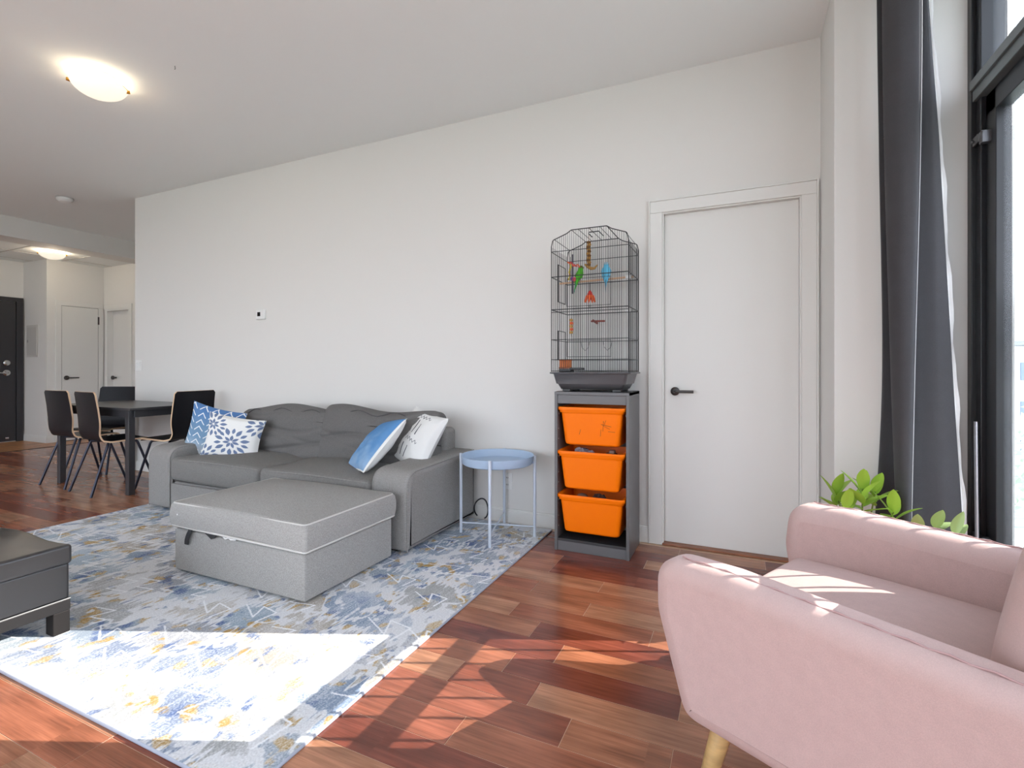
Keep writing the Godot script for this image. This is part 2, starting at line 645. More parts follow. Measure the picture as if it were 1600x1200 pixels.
func doors() -> void:
	# the white door beside the cage shelf
	var d := thing("door_1", "plain white interior door with dark lever, beside the bird cage shelf", "door", V(-0.06, 0, WALL), 0.0, "", "structure")
	var m := at(d)
	m.bz(-0.42, 0.303, 0.012, 2.022, WALL + 0.03, WALL + 0.07, 0.002)
	var slab := part(m, "door_panel", mats.white_door, d)
	m = at(d)
	for s in [[-0.5, -0.428], [0.311, 0.384]]:
		m.bz(s[0], s[1], 0, 2.03, WALL - 0.016, WALL, 0.003)
	m.bz(-0.5, 0.384, 2.03, 2.1, WALL - 0.016, WALL, 0.003)
	m.bz(-0.51, -0.5, 0, 2.11, WALL - 0.02, WALL, 0.003)
	m.bz(0.384, 0.394, 0, 2.11, WALL - 0.02, WALL, 0.003)
	m.bz(-0.5, 0.384, 2.1, 2.11, WALL - 0.02, WALL, 0.003)
	part(m, "casing", mats.white_trim, d)
	m = at(d)
	m.bz(-0.428, -0.4205, 0, 2.0225, WALL - 0.004, WALL + 0.12, 0.001)
	m.bz(0.3035, 0.311, 0, 2.0225, WALL - 0.004, WALL + 0.12, 0.001)
	m.bz(-0.428, 0.311, 2.0225, 2.03, WALL - 0.004, WALL + 0.12, 0.001)
	m.bz(-0.428, 0.311, -0.01, 2.03, WALL + 0.1, WALL + 0.12, 0.001)
	part(m, "jamb", mats.white_trim, d)
	m = at(d)
	m.bz(-0.428, 0.311, 0.0, 0.012, WALL - 0.02, WALL + 0.1, 0.004)
	part(m, "threshold", textured(mat("oak_strip", rgb(170, 110, 78), 0.4), texs.wood, Vector3(1, 1, 2)), d)
	m = at(d)
	lever(m, V(-0.357, 0.938, WALL + 0.03), Vector3.RIGHT, Vector3(0, 0, 1), 0.026, 0.11)
	var h := part(m, "door_handle", mat("dark_metal", rgb(88, 86, 86), 0.4, 1.0), slab, "dark metal lever handle")
	h.name = "door_handle"
	# closet door in the projecting wall
	d = thing("door_2", "narrow white closet door with lever in the hall, edge on beside the pier", "door", V(-9.06, 0, 4.16), 0.0, "", "structure")
	m = at(d)
	m.bz(-9.06, -9.045, 0.01, 1.995, 3.93, 4.385, 0.002)
	slab = part(m, "door_panel", mats.white_door, d)
	m = at(d)
	m.bz(-9.06, -9.052, 0, 2.0, 3.925, 4.39, 0)
	part(m, "shadow_gap", mats.dark_door, d)
	m = at(d)
	m.bz(-9.06, -9.04, 0, 2.0, 3.855, 3.925, 0.003)
	m.bz(-9.06, -9.04, 0, 2.0, 4.39, 4.455, 0.003)
	m.bz(-9.06, -9.04, 2.0, 2.07, 3.855, 4.455, 0.003)
	part(m, "casing", mats.white_trim, d)
	m = at(d)
	lever(m, V(-9.045, 0.935, 3.985), V(0, 0, 1), Vector3.RIGHT, 0.032, 0.13)
	part(m, "door_handle", mats.dark_metal, slab)
	m = at(d)
	m.bz(-9.05, -9.036, 1.75, 1.87, 4.38, 4.40, 0.003)
	part(m, "hinge", mats.dark_metal, d)
	# recessed door on the far hall wall
	d = thing("door_3", "white recessed door with round knob on the far hall wall", "door", V(-8.675, 0, 4.47), 0.0, "", "structure")
	m = at(d)
	m.bz(-8.955, -8.395, 0.01, 1.97, 4.545, 4.585, 0.002)
	slab = part(m, "door_panel", mats.white_door, d)
	m = at(d)
	m.bz(-8.98, -8.955, 0, 1.965, 4.46, 4.6, 0.002)
	m.bz(-8.395, -8.37, 0, 1.965, 4.46, 4.6, 0.002)
	m.bz(-8.98, -8.37, 1.965, 1.99, 4.46, 4.6, 0.002)
	m.bz(-8.37, -8.31, 0, 1.99, 4.455, 4.47, 0.002)
	m.bz(-9.04, -8.31, 1.99, 2.05, 4.455, 4.47, 0.002)
	part(m, "casing", mats.white_trim, d)
	m = at(d)
	m.tube(PackedVector3Array([V(-8.87, 0.93, 4.545), V(-8.87, 0.93, 4.51)]), 0.012, 12)
	m.tube(PackedVector3Array([V(-8.87, 0.93, 4.515), V(-8.87, 0.93, 4.505), V(-8.87, 0.93, 4.485), V(-8.87, 0.93, 4.478)]), [0.02, 0.03, 0.03, 0.018], 16)
	part(m, "door_knob", mats.dark_metal, slab)
	# dark front door
	d = thing("door_4", "black front door with two round silver locks at far left", "door", V(-9.72, 0, 3.3), 0.0, "", "structure")
	m = at(d)
	m.bz(-9.72, -9.695, 0.012, 2.05, 2.74, 3.665, 0.003)
	slab = part(m, "door_panel", mats.dark_door, d)
	m = at(d)
	m.bz(-9.72, -9.68, 0, 2.055, 3.67, 3.745, 0.003)
	m.bz(-9.72, -9.68, 0, 2.055, 2.66, 2.735, 0.003)
	m.bz(-9.72, -9.68, 2.055, 2.115, 2.66, 3.745, 0.003)
	part(m, "door_frame", mats.dark_door, d)
	m = at(d)
	m.tube(PackedVector3Array([V(-9.695, 1.155, 3.56), V(-9.675, 1.155, 3.56), V(-9.668, 1.155, 3.56)]), [0.045, 0.042, 0.03], 24)
	part(m, "deadbolt", mats.chrome, slab, "round silver deadbolt")
	m = at(d)
	lever(m, V(-9.695, 1.01, 3.56), V(0, 0, -1), Vector3.RIGHT, 0.042, 0.14)
	part(m, "door_handle", mats.chrome, slab, "silver lever handle on round rose")
	m = at(d)
	m.bz(-9.695, -9.68, 1.41, 1.43, 3.33, 3.42, 0.002)
	part(m, "door_guard", mats.chrome, slab, "small silver door guard")
	m = at(d)
	m.bz(-9.695, -9.67, 0.05, 0.075, 3.54, 3.58, 0.004)
	part(m, "doorstop", mats.chrome, slab)


func windows() -> void:
	var w := thing("window_1", "tall black framed window with transom at the right edge, behind the armchair", "window", V(0.943, 0.05, 0.2), 0.0, "", "structure")
	var f: StandardMaterial3D = mats.black_frame
	var m := at(w)
	m.bz(0.885, 0.99, 0.04, 2.83, 2.70, 2.742, 0.003)
	m.bz(0.90, 0.985, 0.04, 2.83, 2.655, 2.705, 0.003)
	m.bz(0.885, 0.99, 0.04, 2.83, -2.3, -2.25, 0.003)
	m.bz(0.883, 0.991, 0.03, 0.09, -2.3, 2.742, 0.003)
	m.bz(0.883, 0.991, 2.78, 2.83, -2.3, 2.7415, 0.003)
	part(m, "window_frame", f, w)
	m = at(w)
	m.bz(0.878, 0.995, 2.235, 2.275, -2.3, 2.70, 0.003)
	m.bz(0.888, 0.99, 2.19, 2.236, -2.3, 2.70, 0.003)
	part(m, "transom", mat("frame_grey", rgb(88, 92, 92), 0.4), w, "grey green transom bar")
	var glass := mat("window_glass", Color(0.93, 0.96, 1.0, 0.06), 0.02)
	glass.transparency = BaseMaterial3D.TRANSPARENCY_ALPHA
	var edges := [2.655, 1.83, 1.05, 0.27, -0.51, -1.29, -2.25]
	for k in 6:
		var z1: float = edges[k]
		var z0: float = edges[k + 1]
		if k < 5:
			m = at(w)
			m.bz(0.89, 0.985, 0.09, 2.78, z0 - 0.03, z0 + 0.03, 0.003)
			part(m, "mullion", f, w)
		var o := 0.03 if k < 5 else 0.0
		m = at(w)
		var a := z0 + o + 0.005
		var b := z1 - (0.03 if k > 0 else 0.005)
		for s in [[a, a + 0.055], [b - 0.085 if k == 0 else b - 0.055, b]]:
			m.bz(0.915, 0.965, 0.095, 2.185, s[0], s[1], 0.003)
		m.bz(0.915, 0.965, 0.095, 0.16, a, b, 0.003)
		m.bz(0.915, 0.965, 2.10, 2.185, a, b, 0.003)
		var sash := part(m, "sash", f, w)
		m = at(w)
		m.bz(0.938, 0.942, 0.15, 2.11, a + 0.05, b - (0.08 if k == 0 else 0.05), 0)
		part(m, "pane", glass, sash)
		m = at(w)
		m.bz(0.938, 0.942, 2.27, 2.785, a - 0.01, b + 0.01, 0)
		part(m, "pane", glass, w)
	for y in [0.35, 1.985]:
		m = at(w)
		m.bz(0.885, 0.925, y, y + 0.05, 2.60, 2.63, 0.003)
		m.bz(0.885, 0.895, y + 0.015, y + 0.05, 2.63, 2.69, 0.002)
		m.rod(V(0.884, y + 0.03, 2.675), V(0.876, y + 0.03, 2.675), 0.006, 10)
		part(m, "hinge_bracket", mat("bracket", rgb(105, 105, 108), 0.35, 0.8), w)
	m = at(w)
	m.tube(PackedVector3Array([V(0.876, 0.2, 2.618), V(0.878, 0.42, 2.625), V(0.884, 0.86, 2.655)]), 0.012, 8, true, 0.5)
	part(m, "stay_arm", mat("stay", rgb(198, 198, 205), 0.35, 0.6), w, "pale grey stay arm")
	# unseen window behind the camera, added to light the long wall and left side
	w = thing("window_2", "added unseen white framed window opposite the sofa, for fill light", "window", V(-3.2, 0.25, -2.56), 0.0, "", "structure")
	m = at(w)
	m.bz(-7.8, -0.4, 0.25, 0.31, -2.6, -2.52, 0.003)
	m.bz(-7.8, -0.4, 2.64, 2.7, -2.6, -2.52, 0.003)
	for px in [-7.77, -6.325, -4.85, -3.375, -1.9, -0.43]:
		m.bz(px - 0.03, px + 0.03, 0.31, 2.64, -2.6, -2.52, 0.003)
	part(m, "window_frame", mats.white_trim, w)
	for k in 5:
		m = at(w)
		m.bz(-7.80 + 1.474 * k, -7.80 + 1.474 * (k + 1), 0.3, 2.65, -2.562, -2.558, 0)
		part(m, "pane", glass, w)


func outside() -> void:
	var r := thing("balcony_railing", "blue grey metal balcony railing with thin pickets outside the window", "railing", V(1.15, -0.1, 0.2))
	var m := at(r)
	m.bz(1.13, 1.17, 1.33, 1.377, -2.4, 2.85, 0.003)
	part(m, "top_rail", mats.rail_paint, r)
	m = at(r)
	m.bz(1.135, 1.165, 1.175, 1.225, -2.4, 2.85, 0.003)
	part(m, "middle_rail", mats.rail_paint, r)
	m = at(r)
	m.bz(1.135, 1.165, 0.06, 0.10, -2.4, 2.85, 0.003)
	part(m, "bottom_rail", mats.rail_paint, r)
	for pz in [2.83, 1.4, 0.0, -1.4]:
		m = at(r)
		m.bz(1.13, 1.17, -0.1, 1.33, pz - 0.018, pz + 0.018, 0.003)
		part(m, "post", mats.rail_paint, r)
	var bar := MB.new()
	bar.box(Vector3.ZERO, Vector3(0.011, 1.29, 0.011), 0.002)
	var bm := bar.build()
	for k in 46:
		var o := show_mesh(bm, "picket", mats.rail_paint, r)
		o.position = V(1.15, 0.7, 2.669 - 0.103 * k) - r.position
	m = MB.new()
	m.bz(1.0, 1.3, -0.3, -0.1, -2.6, 3.4, 0.005)
	structure(m, "trim_3", mats.concrete, "concrete balcony slab outside the window", "balcony")
	m = MB.new()
	m.bz(1.0, 1.085, -0.3, 3.2, 2.86, 3.4, 0.006)
	structure(m, "trim_4", mats.concrete, "grey concrete pilaster outside beside the window", "pilaster")
	m = MB.new()
	m.bz(-120, 160, -9.0, -8.0, -160, 200, 0)
	structure(m, "ground", mat("ground", rgb(150, 158, 150), 0.95), "pale ground far below the balcony", "ground")
	# a pale block of flats and a row of trees, far beyond the railing
	var b := thing("apartment_block", "pale distant apartment block seen past the railing", "building", V(26, -8, 62), 0.2)
	m = MB.new()
	m.box(Vector3(0, 5.5, 0), Vector3(18, 11, 9), 0.05)
	part(m, "wall", mat("block_wall", rgb(205, 208, 212), 0.9), b)
	m = MB.new()
	m.box(Vector3(0, 11.2, 0), Vector3(18.6, 0.4, 9.6), 0.05)
	part(m, "roof", mat("block_roof", rgb(150, 152, 156), 0.9), b)
	var win := MB.new()
	win.box(Vector3.ZERO, Vector3(1.5, 1.5, 0.2), 0.03)
	var wmesh := win.build()
	for j in 3:
		for i in 6:
			var o := show_mesh(wmesh, "window", mat("block_glass", rgb(120, 138, 158), 0.2), b)
			o.position = Vector3(-7.5 + 3.0 * i, 2.2 + 3.3 * j, 4.52)
	var rng := RandomNumberGenerator.new()
	rng.seed = 21
	var spots := [[12.0, 33.0, 6.6], [16.0, 38.5, 7.2], [20.5, 44.0, 6.2]]
	var says := ["nearest pale green street tree beyond the railing", "middle pale green street tree, tallest of three", "farthest pale green street tree beyond the railing"]
	for k in 3:
		var s = spots[k]
		var t := thing("street_tree", says[k], "tree", V(s[0], -8, s[1]), 0.0, "street trees beyond the railing")
		m = MB.new()
		m.tube(PackedVector3Array([Vector3(0, 0, 0), Vector3(0.05, 2.0, 0), Vector3(0, 4.2, 0.1)]), [0.25, 0.18, 0.1], 8)
		part(m, "trunk", mat("bark", rgb(120, 105, 92), 0.9), t)
		m = MB.new()
		for q in 420:
			var p := Vector3(rng.randfn(), rng.randfn(), rng.randfn()).normalized() * pow(rng.randf(), 0.4)
			var c := Vector3(p.x * 2.2, s[2] * 0.62 + p.y * s[2] * 0.38, p.z * 2.2)
			var d1 := Vector3(rng.randfn(), rng.randfn(), rng.randfn()).normalized() * 0.3
			var d2 := d1.cross(Vector3(rng.randfn(), rng.randfn(), rng.randfn())).normalized() * 0.16
			m.face(c - d1, c + d2, c + d1, c - d2)
		var leaf := mat("tree_leaf", rgb(190, 204, 186), 0.8)
		tag(part(m, "foliage", leaf, t), "", "", "", "stuff")


func blend(d: PackedByteArray, k: int, c: Vector3, a: float) -> void:
	d[k] = int(clampf(lerpf(d[k], c.x, a), 0, 255))
	d[k + 1] = int(clampf(lerpf(d[k + 1], c.y, a), 0, 255))
	d[k + 2] = int(clampf(lerpf(d[k + 2], c.z, a), 0, 255))


func rug_texture() -> ImageTexture:
	# distressed cells of blue, grey and ochre brush strokes on off-white, strokes along the height of the picture
	var w := 1120
	var h := 816
	var px_m := w / 3.1
	var streak := stretched(w, h, 1, 12, 0.16, 31)
	var jag := stretched(w, h, 1, 16, 0.09, 32)
	var salt := noise_img(w, h, 0.35, 33, 2)
	var big := noise_img(w, h, 0.007, 34, 3)
	var gold := noise_img(w, h, 0.019, 35, 3)
	var navy := noise_img(w, h, 0.018, 36, 3)
	var wob := noise_img(w, h, 0.02, 37, 3)
	var rng := RandomNumberGenerator.new()
	rng.seed = 8
	var cell := 0.25
	var nx := 15
	var ny := 12
	var cx := PackedFloat32Array()
	var cy := PackedFloat32Array()
	var hue := []
	var pal := [Vector3(146, 164, 188), Vector3(172, 176, 184), Vector3(182, 200, 216), Vector3(134, 148, 174), Vector3(190, 184, 174), Vector3(160, 174, 190), Vector3(164, 182, 198), Vector3(180, 182, 182)]
	for j in ny:
		for i in nx:
			cx.append((i - 0.5 + rng.randf_range(-0.36, 0.36)) * cell)
			cy.append((j - 0.5 + rng.randf_range(-0.36, 0.36)) * cell)
			hue.append(pal[rng.randi() % pal.size()])
	var white := Vector3(240, 242, 245)
	var d := PackedByteArray()
	d.resize(w * h * 3)
	for y in h:
		for px in w:
			var k := y * w + px
			var jg := jag[k] / 255.0 - 0.5
			var st := streak[k] / 255.0
			var sa := salt[k] / 255.0
			var mx := px / px_m + (wob[k] / 255.0 - 0.5) * 0.2
			var my := y / px_m + jg * 0.12
			var ci := int(mx / cell + 0.5)
			var cj := int(my / cell + 0.5)
			var f1 := 9.0
			var f2 := 9.0
			var best := 0
			for dj in range(maxi(cj - 1, 0), mini(cj + 2, ny)):
				for di in range(maxi(ci - 1, 0), mini(ci + 2, nx)):
					var q := dj * nx + di
					var ex := (mx - cx[q]) * 0.8
					var ey := my - cy[q]
					var dist := ex * ex + ey * ey
					if dist < f1:
						f2 = f1
						f1 = dist
						best = q
					elif dist < f2:
						f2 = dist
			var edge := sqrt(f2) - sqrt(f1)
			var c: Vector3 = hue[best]
			var g := smoothstep(0.66, 0.78, gold[k] / 255.0 + (st - 0.5) * 0.22)
			c = c.lerp(Vector3(198, 154, 84), g * 0.85)
			var nv := smoothstep(0.64, 0.76, navy[k] / 255.0 + (st - 0.5) * 0.25)
			c = c.lerp(Vector3(84, 106, 156), nv * 0.8)
			var worn := smoothstep(0.30, 0.80, st * 0.42 + sa * 0.52 + (big[k] / 255.0 - 0.5) * 0.55 + 0.09)
			var river := 1.0 - smoothstep(0.030, 0.058, edge - (big[k] / 255.0 - 0.5) * 0.07)
			c = c.lerp(white, clampf(maxf(worn * 0.66, river), 0, 0.97))
			c *= 0.84 + 0.17 * sa
			d[k * 3] = int(clampf(c.x, 0, 255))
			d[k * 3 + 1] = int(clampf(c.y, 0, 255))
			d[k * 3 + 2] = int(clampf(c.z, 0, 255))
	# angular white lines inside the cells
	for q in cx.size():
		if rng.randf() < 0.1:
			continue
		var sc := rng.randf_range(0.7, 1.15)
		var fl := 1.0 if rng.randf() < 0.6 else -1.0
		var pts := [Vector2(-0.11, -0.03), Vector2(0.045, -0.055 * fl), Vector2(0.0, 0.05 * fl), Vector2(0.12, 0.03 * fl), Vector2(0.1, 0.085)]
		for s in 4:
			for e in 70:
				var p: Vector2 = pts[s].lerp(pts[s + 1], e / 70.0) * sc + Vector2(cx[q], cy[q])
				var ix := int(p.x * px_m + rng.randf_range(-0.7, 0.7))
				var iy := int(p.y * px_m + rng.randf_range(-0.7, 0.7))
				if ix > 1 and iy > 1 and ix < w - 2 and iy < h - 2:
					blend(d, (iy * w + ix) * 3, white, 0.9)
					blend(d, (iy * w + ix + 1) * 3, white, 0.8)
					blend(d, (iy * w + w + ix) * 3, white, 0.8)
					blend(d, (iy * w - 1 + ix) * 3, white, 0.5)
					blend(d, (iy * w + w + ix + 1) * 3, white, 0.4)
	return ImageTexture.create_from_image(Image.create_from_data(w, h, false, Image.FORMAT_RGB8, d))


func rug() -> void:
	var r := thing("area_rug", "large off-white and blue distressed patterned rug under the ottoman", "rug", V(-2.68, 0.0, 1.99))
	var m := MB.new()
	var hx := 1.55
	var hz := 1.13
	m.quad(m.vert(Vector3(-hx, 0.011, hz), Vector3.UP, Vector2(0, 1)), m.vert(Vector3(hx, 0.011, hz), Vector3.UP, Vector2(1, 1)), m.vert(Vector3(hx, 0.011, -hz), Vector3.UP, Vector2(1, 0)), m.vert(Vector3(-hx, 0.011, -hz), Vector3.UP, Vector2(0, 0)))
	var rm := mat("rug", Color.WHITE, 0.95, 0, 0.2)
	rm.albedo_texture = rug_texture()
	part(m, "pile", rm, r)
	m = MB.new()
	m.prism(rounded([Vector2(-hx - 0.004, -hz - 0.004), Vector2(hx + 0.004, -hz - 0.004), Vector2(hx + 0.004, hz + 0.004), Vector2(-hx - 0.004, hz + 0.004)], [0.01, 0.01, 0.01, 0.01], 2), 0.0, 0.0108, 0.004, 2)
	m.v = turned(m.v, FLAT)
	m.n = turned(m.n, FLAT)
	part(m, "edge_binding", mat("rug_edge", rgb(168, 174, 188), 0.9), r)


func turned(a: PackedVector3Array, b: Basis) -> PackedVector3Array:
	var out := PackedVector3Array()
	for p in a:
		out.append(b * p)
	return out


func wrinkle(p: Vector3, amp: float, sd: float) -> float:
	var line := 0.0
	for k in 5:
		var y0 := -0.15 + 0.075 * k + 0.03 * sin(sd * (k + 1.0))
		var d := p.y - y0 - 0.07 * sin(p.x * (3.0 + k) + sd * k) * (0.4 + absf(p.x))
		line -= (0.5 + 0.5 * sin(p.x * 4.0 + sd + k * 2.1)) * exp(-d * d / 0.00016)
	return amp * 0.9 * line + amp * 0.55 * (sin(p.y * 38.0 + 3.0 * sin(p.x * 5.0 + sd) + sd) * 0.5 + sin(p.y * 21.0 - p.x * 9.0 + sd * 2.0) * 0.35 + sin(p.x * 23.0 + p.y * 11.0 + sd * 3.0) * 0.25)


func sofa() -> void:
	# local: x right, z towards the room; base centre at X -2.925, Z 2.735
	var s := thing("sofa", "grey fabric two-cushion sofa against the long white wall", "sofa", V(-2.925, 0.011, 2.735))
	var g: StandardMaterial3D = mats.sofa
	var m := MB.new()
	m.box(Vector3(0, 0.12, 0.02), Vector3(1.88, 0.2, 0.72), 0.02, 2)
	part(m, "base", g, s)
	m = MB.new()
	m.box(Vector3(0, 0.115, 0.392), Vector3(1.87, 0.19, 0.02), 0.008, 2)
	part(m, "front_panel", g, s)
	m = MB.new()
	m.box(Vector3(0, 0.33, -0.32), Vector3(2.12, 0.63, 0.15), 0.035, 3)
	part(m, "backrest", g, s)
	for e in [-1.0, 1.0]:
		m = MB.new()
		m.x = Transform3D(TURN, Vector3(e * 1.08, 0, 0))
		m.prism(rounded([Vector2(-0.395, 0.02), Vector2(0.405, 0.02), Vector2(0.405, 0.475), Vector2(-0.395, 0.495)], [0.015, 0.02, 0.11, 0.03], 6), -0.135, 0.135, 0.035, 4)
		m.weld = true
		var arm := part(m, "armrest", g, s)
		for q in [-1.0, 1.0]:
			m = MB.new()
			var px: float = e * 1.08 + q * 0.1247
			var pp := PackedVector3Array()
			for p in rounded([Vector2(0.3947, 0.02), Vector2(0.3947, 0.4647), Vector2(-0.39, 0.4847)], [0, 0.10, 0], 8):
				pp.append(Vector3(px, p.y, p.x))
			m.tube(pp, 0.0045, 6)
			part(m, "piping", g, arm)
	# seat cushions, front edge sagging
	for c in [[-0.945, 0.0], [0.0, 0.945]]:
		m = MB.new()
		var wx: float = c[1] - c[0]
		m.box(Vector3((c[0] + c[1]) / 2, 0.315, 0.075), Vector3(wx - 0.004, 0.165, 0.66), 0.035, 3, Vector3i(12, 3, 10), func(p: Vector3):
			var k := clampf(1.0 - pow(absf(p.x) / (wx / 2), 2.5), 0, 1) * clampf(1.0 - pow(absf(p.z) / 0.335, 2.5), 0, 1)
			var q := p
			if p.y > 0:
				q.y += 0.035 * k + 0.004 * sin(p.x * 17.0) * sin(p.z * 13.0)
			if p.z > 0.2:
				q.z += 0.03 * clampf(1.0 - pow(absf(p.x) / (wx / 2), 2.0), 0, 1) * clampf(1.0 - pow(absf(p.y) / 0.09, 2.0), 0, 1)
				q.y -= 0.012 * (p.x / wx + 0.5) if p.y < 0 else 0.0
			return q)
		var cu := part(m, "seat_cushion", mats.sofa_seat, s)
		m = MB.new()
		var pp := PackedVector3Array()
		for k in 13:
			var a := k / 12.0
			pp.append(Vector3(lerpf(c[0] + 0.03, c[1] - 0.03, a), 0.384 + 0.012 * sin(a * PI), 0.392 + 0.016 * sin(a * PI)))
		m.tube(pp, 0.004, 6)
		part(m, "piping", g, cu)
	# loose back cushions, slumped and creased
	for c in [[-0.33, 0.95, 0.44, 0.10, 1.3], [0.565, 1.02, 0.46, -0.08, 4.1]]:
		m = MB.new()
		var hw: float = c[1] / 2
		var hh: float = c[2] / 2
		m.x = Transform3D(Basis.from_euler(Vector3(-0.22, 0, c[3] * 0.25)), Vector3(c[0], 0.545, -0.13))
		var sd: float = c[4]
		m.box(Vector3.ZERO, Vector3(c[1], c[2], 0.20), 0.055, 4, Vector3i(34, 40, 3), func(p: Vector3):
			var k := clampf(1.0 - pow(absf(p.x) / hw, 3.0), 0, 1) * clampf(1.0 - pow(absf(p.y) / hh, 3.0), 0, 1)
			var q := p
			q.z *= 0.75 + 0.55 * k
			q.z += wrinkle(p, 0.018, sd) * clampf(k + 0.35, 0, 1)
			q.y += 0.02 * sin(p.x * 7.0 + sd) * (1.0 if p.y > 0.1 else 0.0) - 0.012 * pow(absf(p.x) / hw, 4.0) * (1.0 if p.y > 0 else -1.0)
			q.x += 0.012 * sin(p.y * 19.0 + sd)
			return q)
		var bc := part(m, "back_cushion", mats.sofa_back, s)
		var x0 := m.x
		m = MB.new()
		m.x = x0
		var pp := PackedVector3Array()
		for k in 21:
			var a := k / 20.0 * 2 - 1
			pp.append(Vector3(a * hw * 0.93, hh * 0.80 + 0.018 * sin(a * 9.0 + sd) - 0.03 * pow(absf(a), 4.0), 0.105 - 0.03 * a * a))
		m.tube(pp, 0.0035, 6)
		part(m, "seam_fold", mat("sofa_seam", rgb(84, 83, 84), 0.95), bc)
	for e in [-1.0, 1.0]:
		for z in [-0.33, 0.33]:
			m = MB.new()
			m.box(Vector3(e * 1.08, 0.0125, z), Vector3(0.06, 0.025, 0.06), 0.004)
			part(m, "foot", mats.black_plastic, s)


func ottoman() -> void:
	var o := thing("storage_ottoman", "lighter grey square storage ottoman with dark pull strap on the rug", "ottoman", V(-2.24, 0.011, 1.967))
	var g: StandardMaterial3D = mats.ottoman
	var m := MB.new()
	m.box(Vector3(0, 0.1195, 0), Vector3(0.925, 0.217, 0.62), 0.012, 2)
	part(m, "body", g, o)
	m = MB.new()
	m.box(Vector3(0, 0.302, 0.002), Vector3(0.955, 0.128, 0.64), 0.018, 3, Vector3i(16, 3, 12), func(p: Vector3):
		var k := clampf(1.0 - pow(absf(p.x) / 0.47, 2.2), 0, 1) * clampf(1.0 - pow(absf(p.z) / 0.33, 2.2), 0, 1)
		var q := p
		var bulge := clampf(1.0 - pow(absf(p.y) / 0.066, 2.0), 0, 1)
		q.x += 0.010 * signf(p.x) * bulge * (1.0 if absf(p.x) > 0.4 else 0.0)
		q.z += 0.010 * signf(p.z) * bulge * (1.0 if absf(p.z) > 0.3 else 0.0)
		if p.y > 0:
			q.y += 0.05 * k
		else:
			q.y += 0.006 * sin(p.x * 8.0 + 1.0)
		return q)
	var lid := part(m, "lid_cushion", g, o)
	for y in [0.362, 0.245]:
		m = MB.new()
		var out := 0.002 if y > 0.3 else 0.008
		var loop := rounded([Vector2(-0.470 - out, -0.31 - out), Vector2(0.470 + out, -0.31 - out), Vector2(0.470 + out, 0.314 + out), Vector2(-0.470 - out, 0.314 + out)], [0.02, 0.02, 0.02, 0.02], 3)
		var pp := PackedVector3Array()
		for p in loop:
			pp.append(Vector3(p.x, y + (0.005 * sin(p.x * 8.0) if y < 0.3 else 0.0), p.y))
		pp.append(pp[0])
		m.tube(pp, 0.0045 if y > 0.3 else 0.006, 6, false)
		part(m, "piping", mats.pale_piping, lid)
	m = MB.new()
	m.box(Vector3(0, 0.233, 0), Vector3(0.898, 0.022, 0.592), 0.002)
	part(m, "shadow_gap", mats.sofa_dark, o)
	for e in [-1.0, 1.0]:
		m = MB.new()
		m.rod(Vector3(e * 0.476, 0.25, 0.3175), Vector3(e * 0.472, 0.36, 0.3155), 0.0025)
		part(m, "corner_seam", g, lid)
		m = MB.new()
		m.rod(Vector3(e * 0.4595, 0.02, 0.307), Vector3(e * 0.4595, 0.222, 0.307), 0.0025)
		part(m, "corner_seam", g, o)
	# strap, flap and label by the opening
	m = MB.new()
	m.grid(1, 6, func(a, b): return Vector3(-0.33 + a * 0.03 - b * 0.035, 0.245 - b * 0.085, 0.322 + 0.008 * sin(b * 3.0)))
	m.grid(1, 6, func(a, b): return Vector3(-0.33 + a * 0.03 - b * 0.035, 0.245 - b * 0.085, 0.319 + 0.008 * sin(b * 3.0)), true)
	part(m, "pull_strap", mats.sofa_dark, o, "dark hanging pull strap")
	m = MB.new()
	m.x = Transform3D(Basis.IDENTITY, Vector3(-0.215, 0, 0.318))
	m.prism(PackedVector2Array([Vector2(0, 0.243), Vector2(0.055, 0.213), Vector2(0.085, 0.224), Vector2(0.10, 0.243)]), 0, 0.004, 0.001, 1)
	part(m, "flap", mats.sofa_dark, o, "dark triangular flap in the lid gap")
	m = MB.new()
	m.tube(PackedVector3Array([Vector3(-0.07, 0.238, 0.319), Vector3(-0.05, 0.232, 0.323), Vector3(-0.03, 0.24, 0.322), Vector3(-0.01, 0.234, 0.323), Vector3(0.02, 0.237, 0.320)]), 0.004, 6)
	part(m, "frayed_edge", mats.white_plastic, o)
	m = MB.new()
	m.rod(Vector3(-0.41, 0.31, 0.327), Vector3(-0.41, 0.31, 0.3325), 0.004, 12)
	part(m, "white_speck", mats.white_plastic, lid)


func pillow_mesh(w: float, h: float, t: float, sd: float) -> ArrayMesh:
	# two faces, the front one (towards +z) with the picture
	var me: ArrayMesh = null
	for side in [1.0, -1.0]:
		var m := MB.new()
		m.grid(24, 24, func(a, b):
			var s: float = a * 2 - 1
			var u: float = 1 - b * 2
			var e := maxf(0.0, (1 - s * s) * (1 - u * u))
			var z: float = side * t / 2 * pow(e, 0.42) + 0.006 * sin(s * 9 + sd) * sin(u * 7 + sd) * e
			return Vector3(s * w / 2 * (1 - 0.09 * (1 - u * u)), u * h / 2 * (1 - 0.09 * (1 - s * s)), z), side > 0)
		me = m.build(me)
	return me


func pillow(w: float, h: float, t: float, sd: float, where: Vector3, n: Vector3, up: Vector3, front: Material, back: Material, label: String) -> void:
	var o := MeshInstance3D.new()
	o.name = "throw_pillow"
	o.mesh = pillow_mesh(w, h, t, sd)
	add_child(o, true)
	var z := Vector3(n.x, n.y, -n.z).normalized()
	var u := Vector3(up.x, up.y, -up.z)
	var y := (u - z * u.dot(z)).normalized()
	o.transform = Transform3D(Basis(y.cross(z), y, z), V(where.x, where.y, where.z))
	o.set_surface_override_material(0, front)
	o.set_surface_override_material(1, back)
	tag(o, label, "pillow", "throw pillows on the grey sofa")


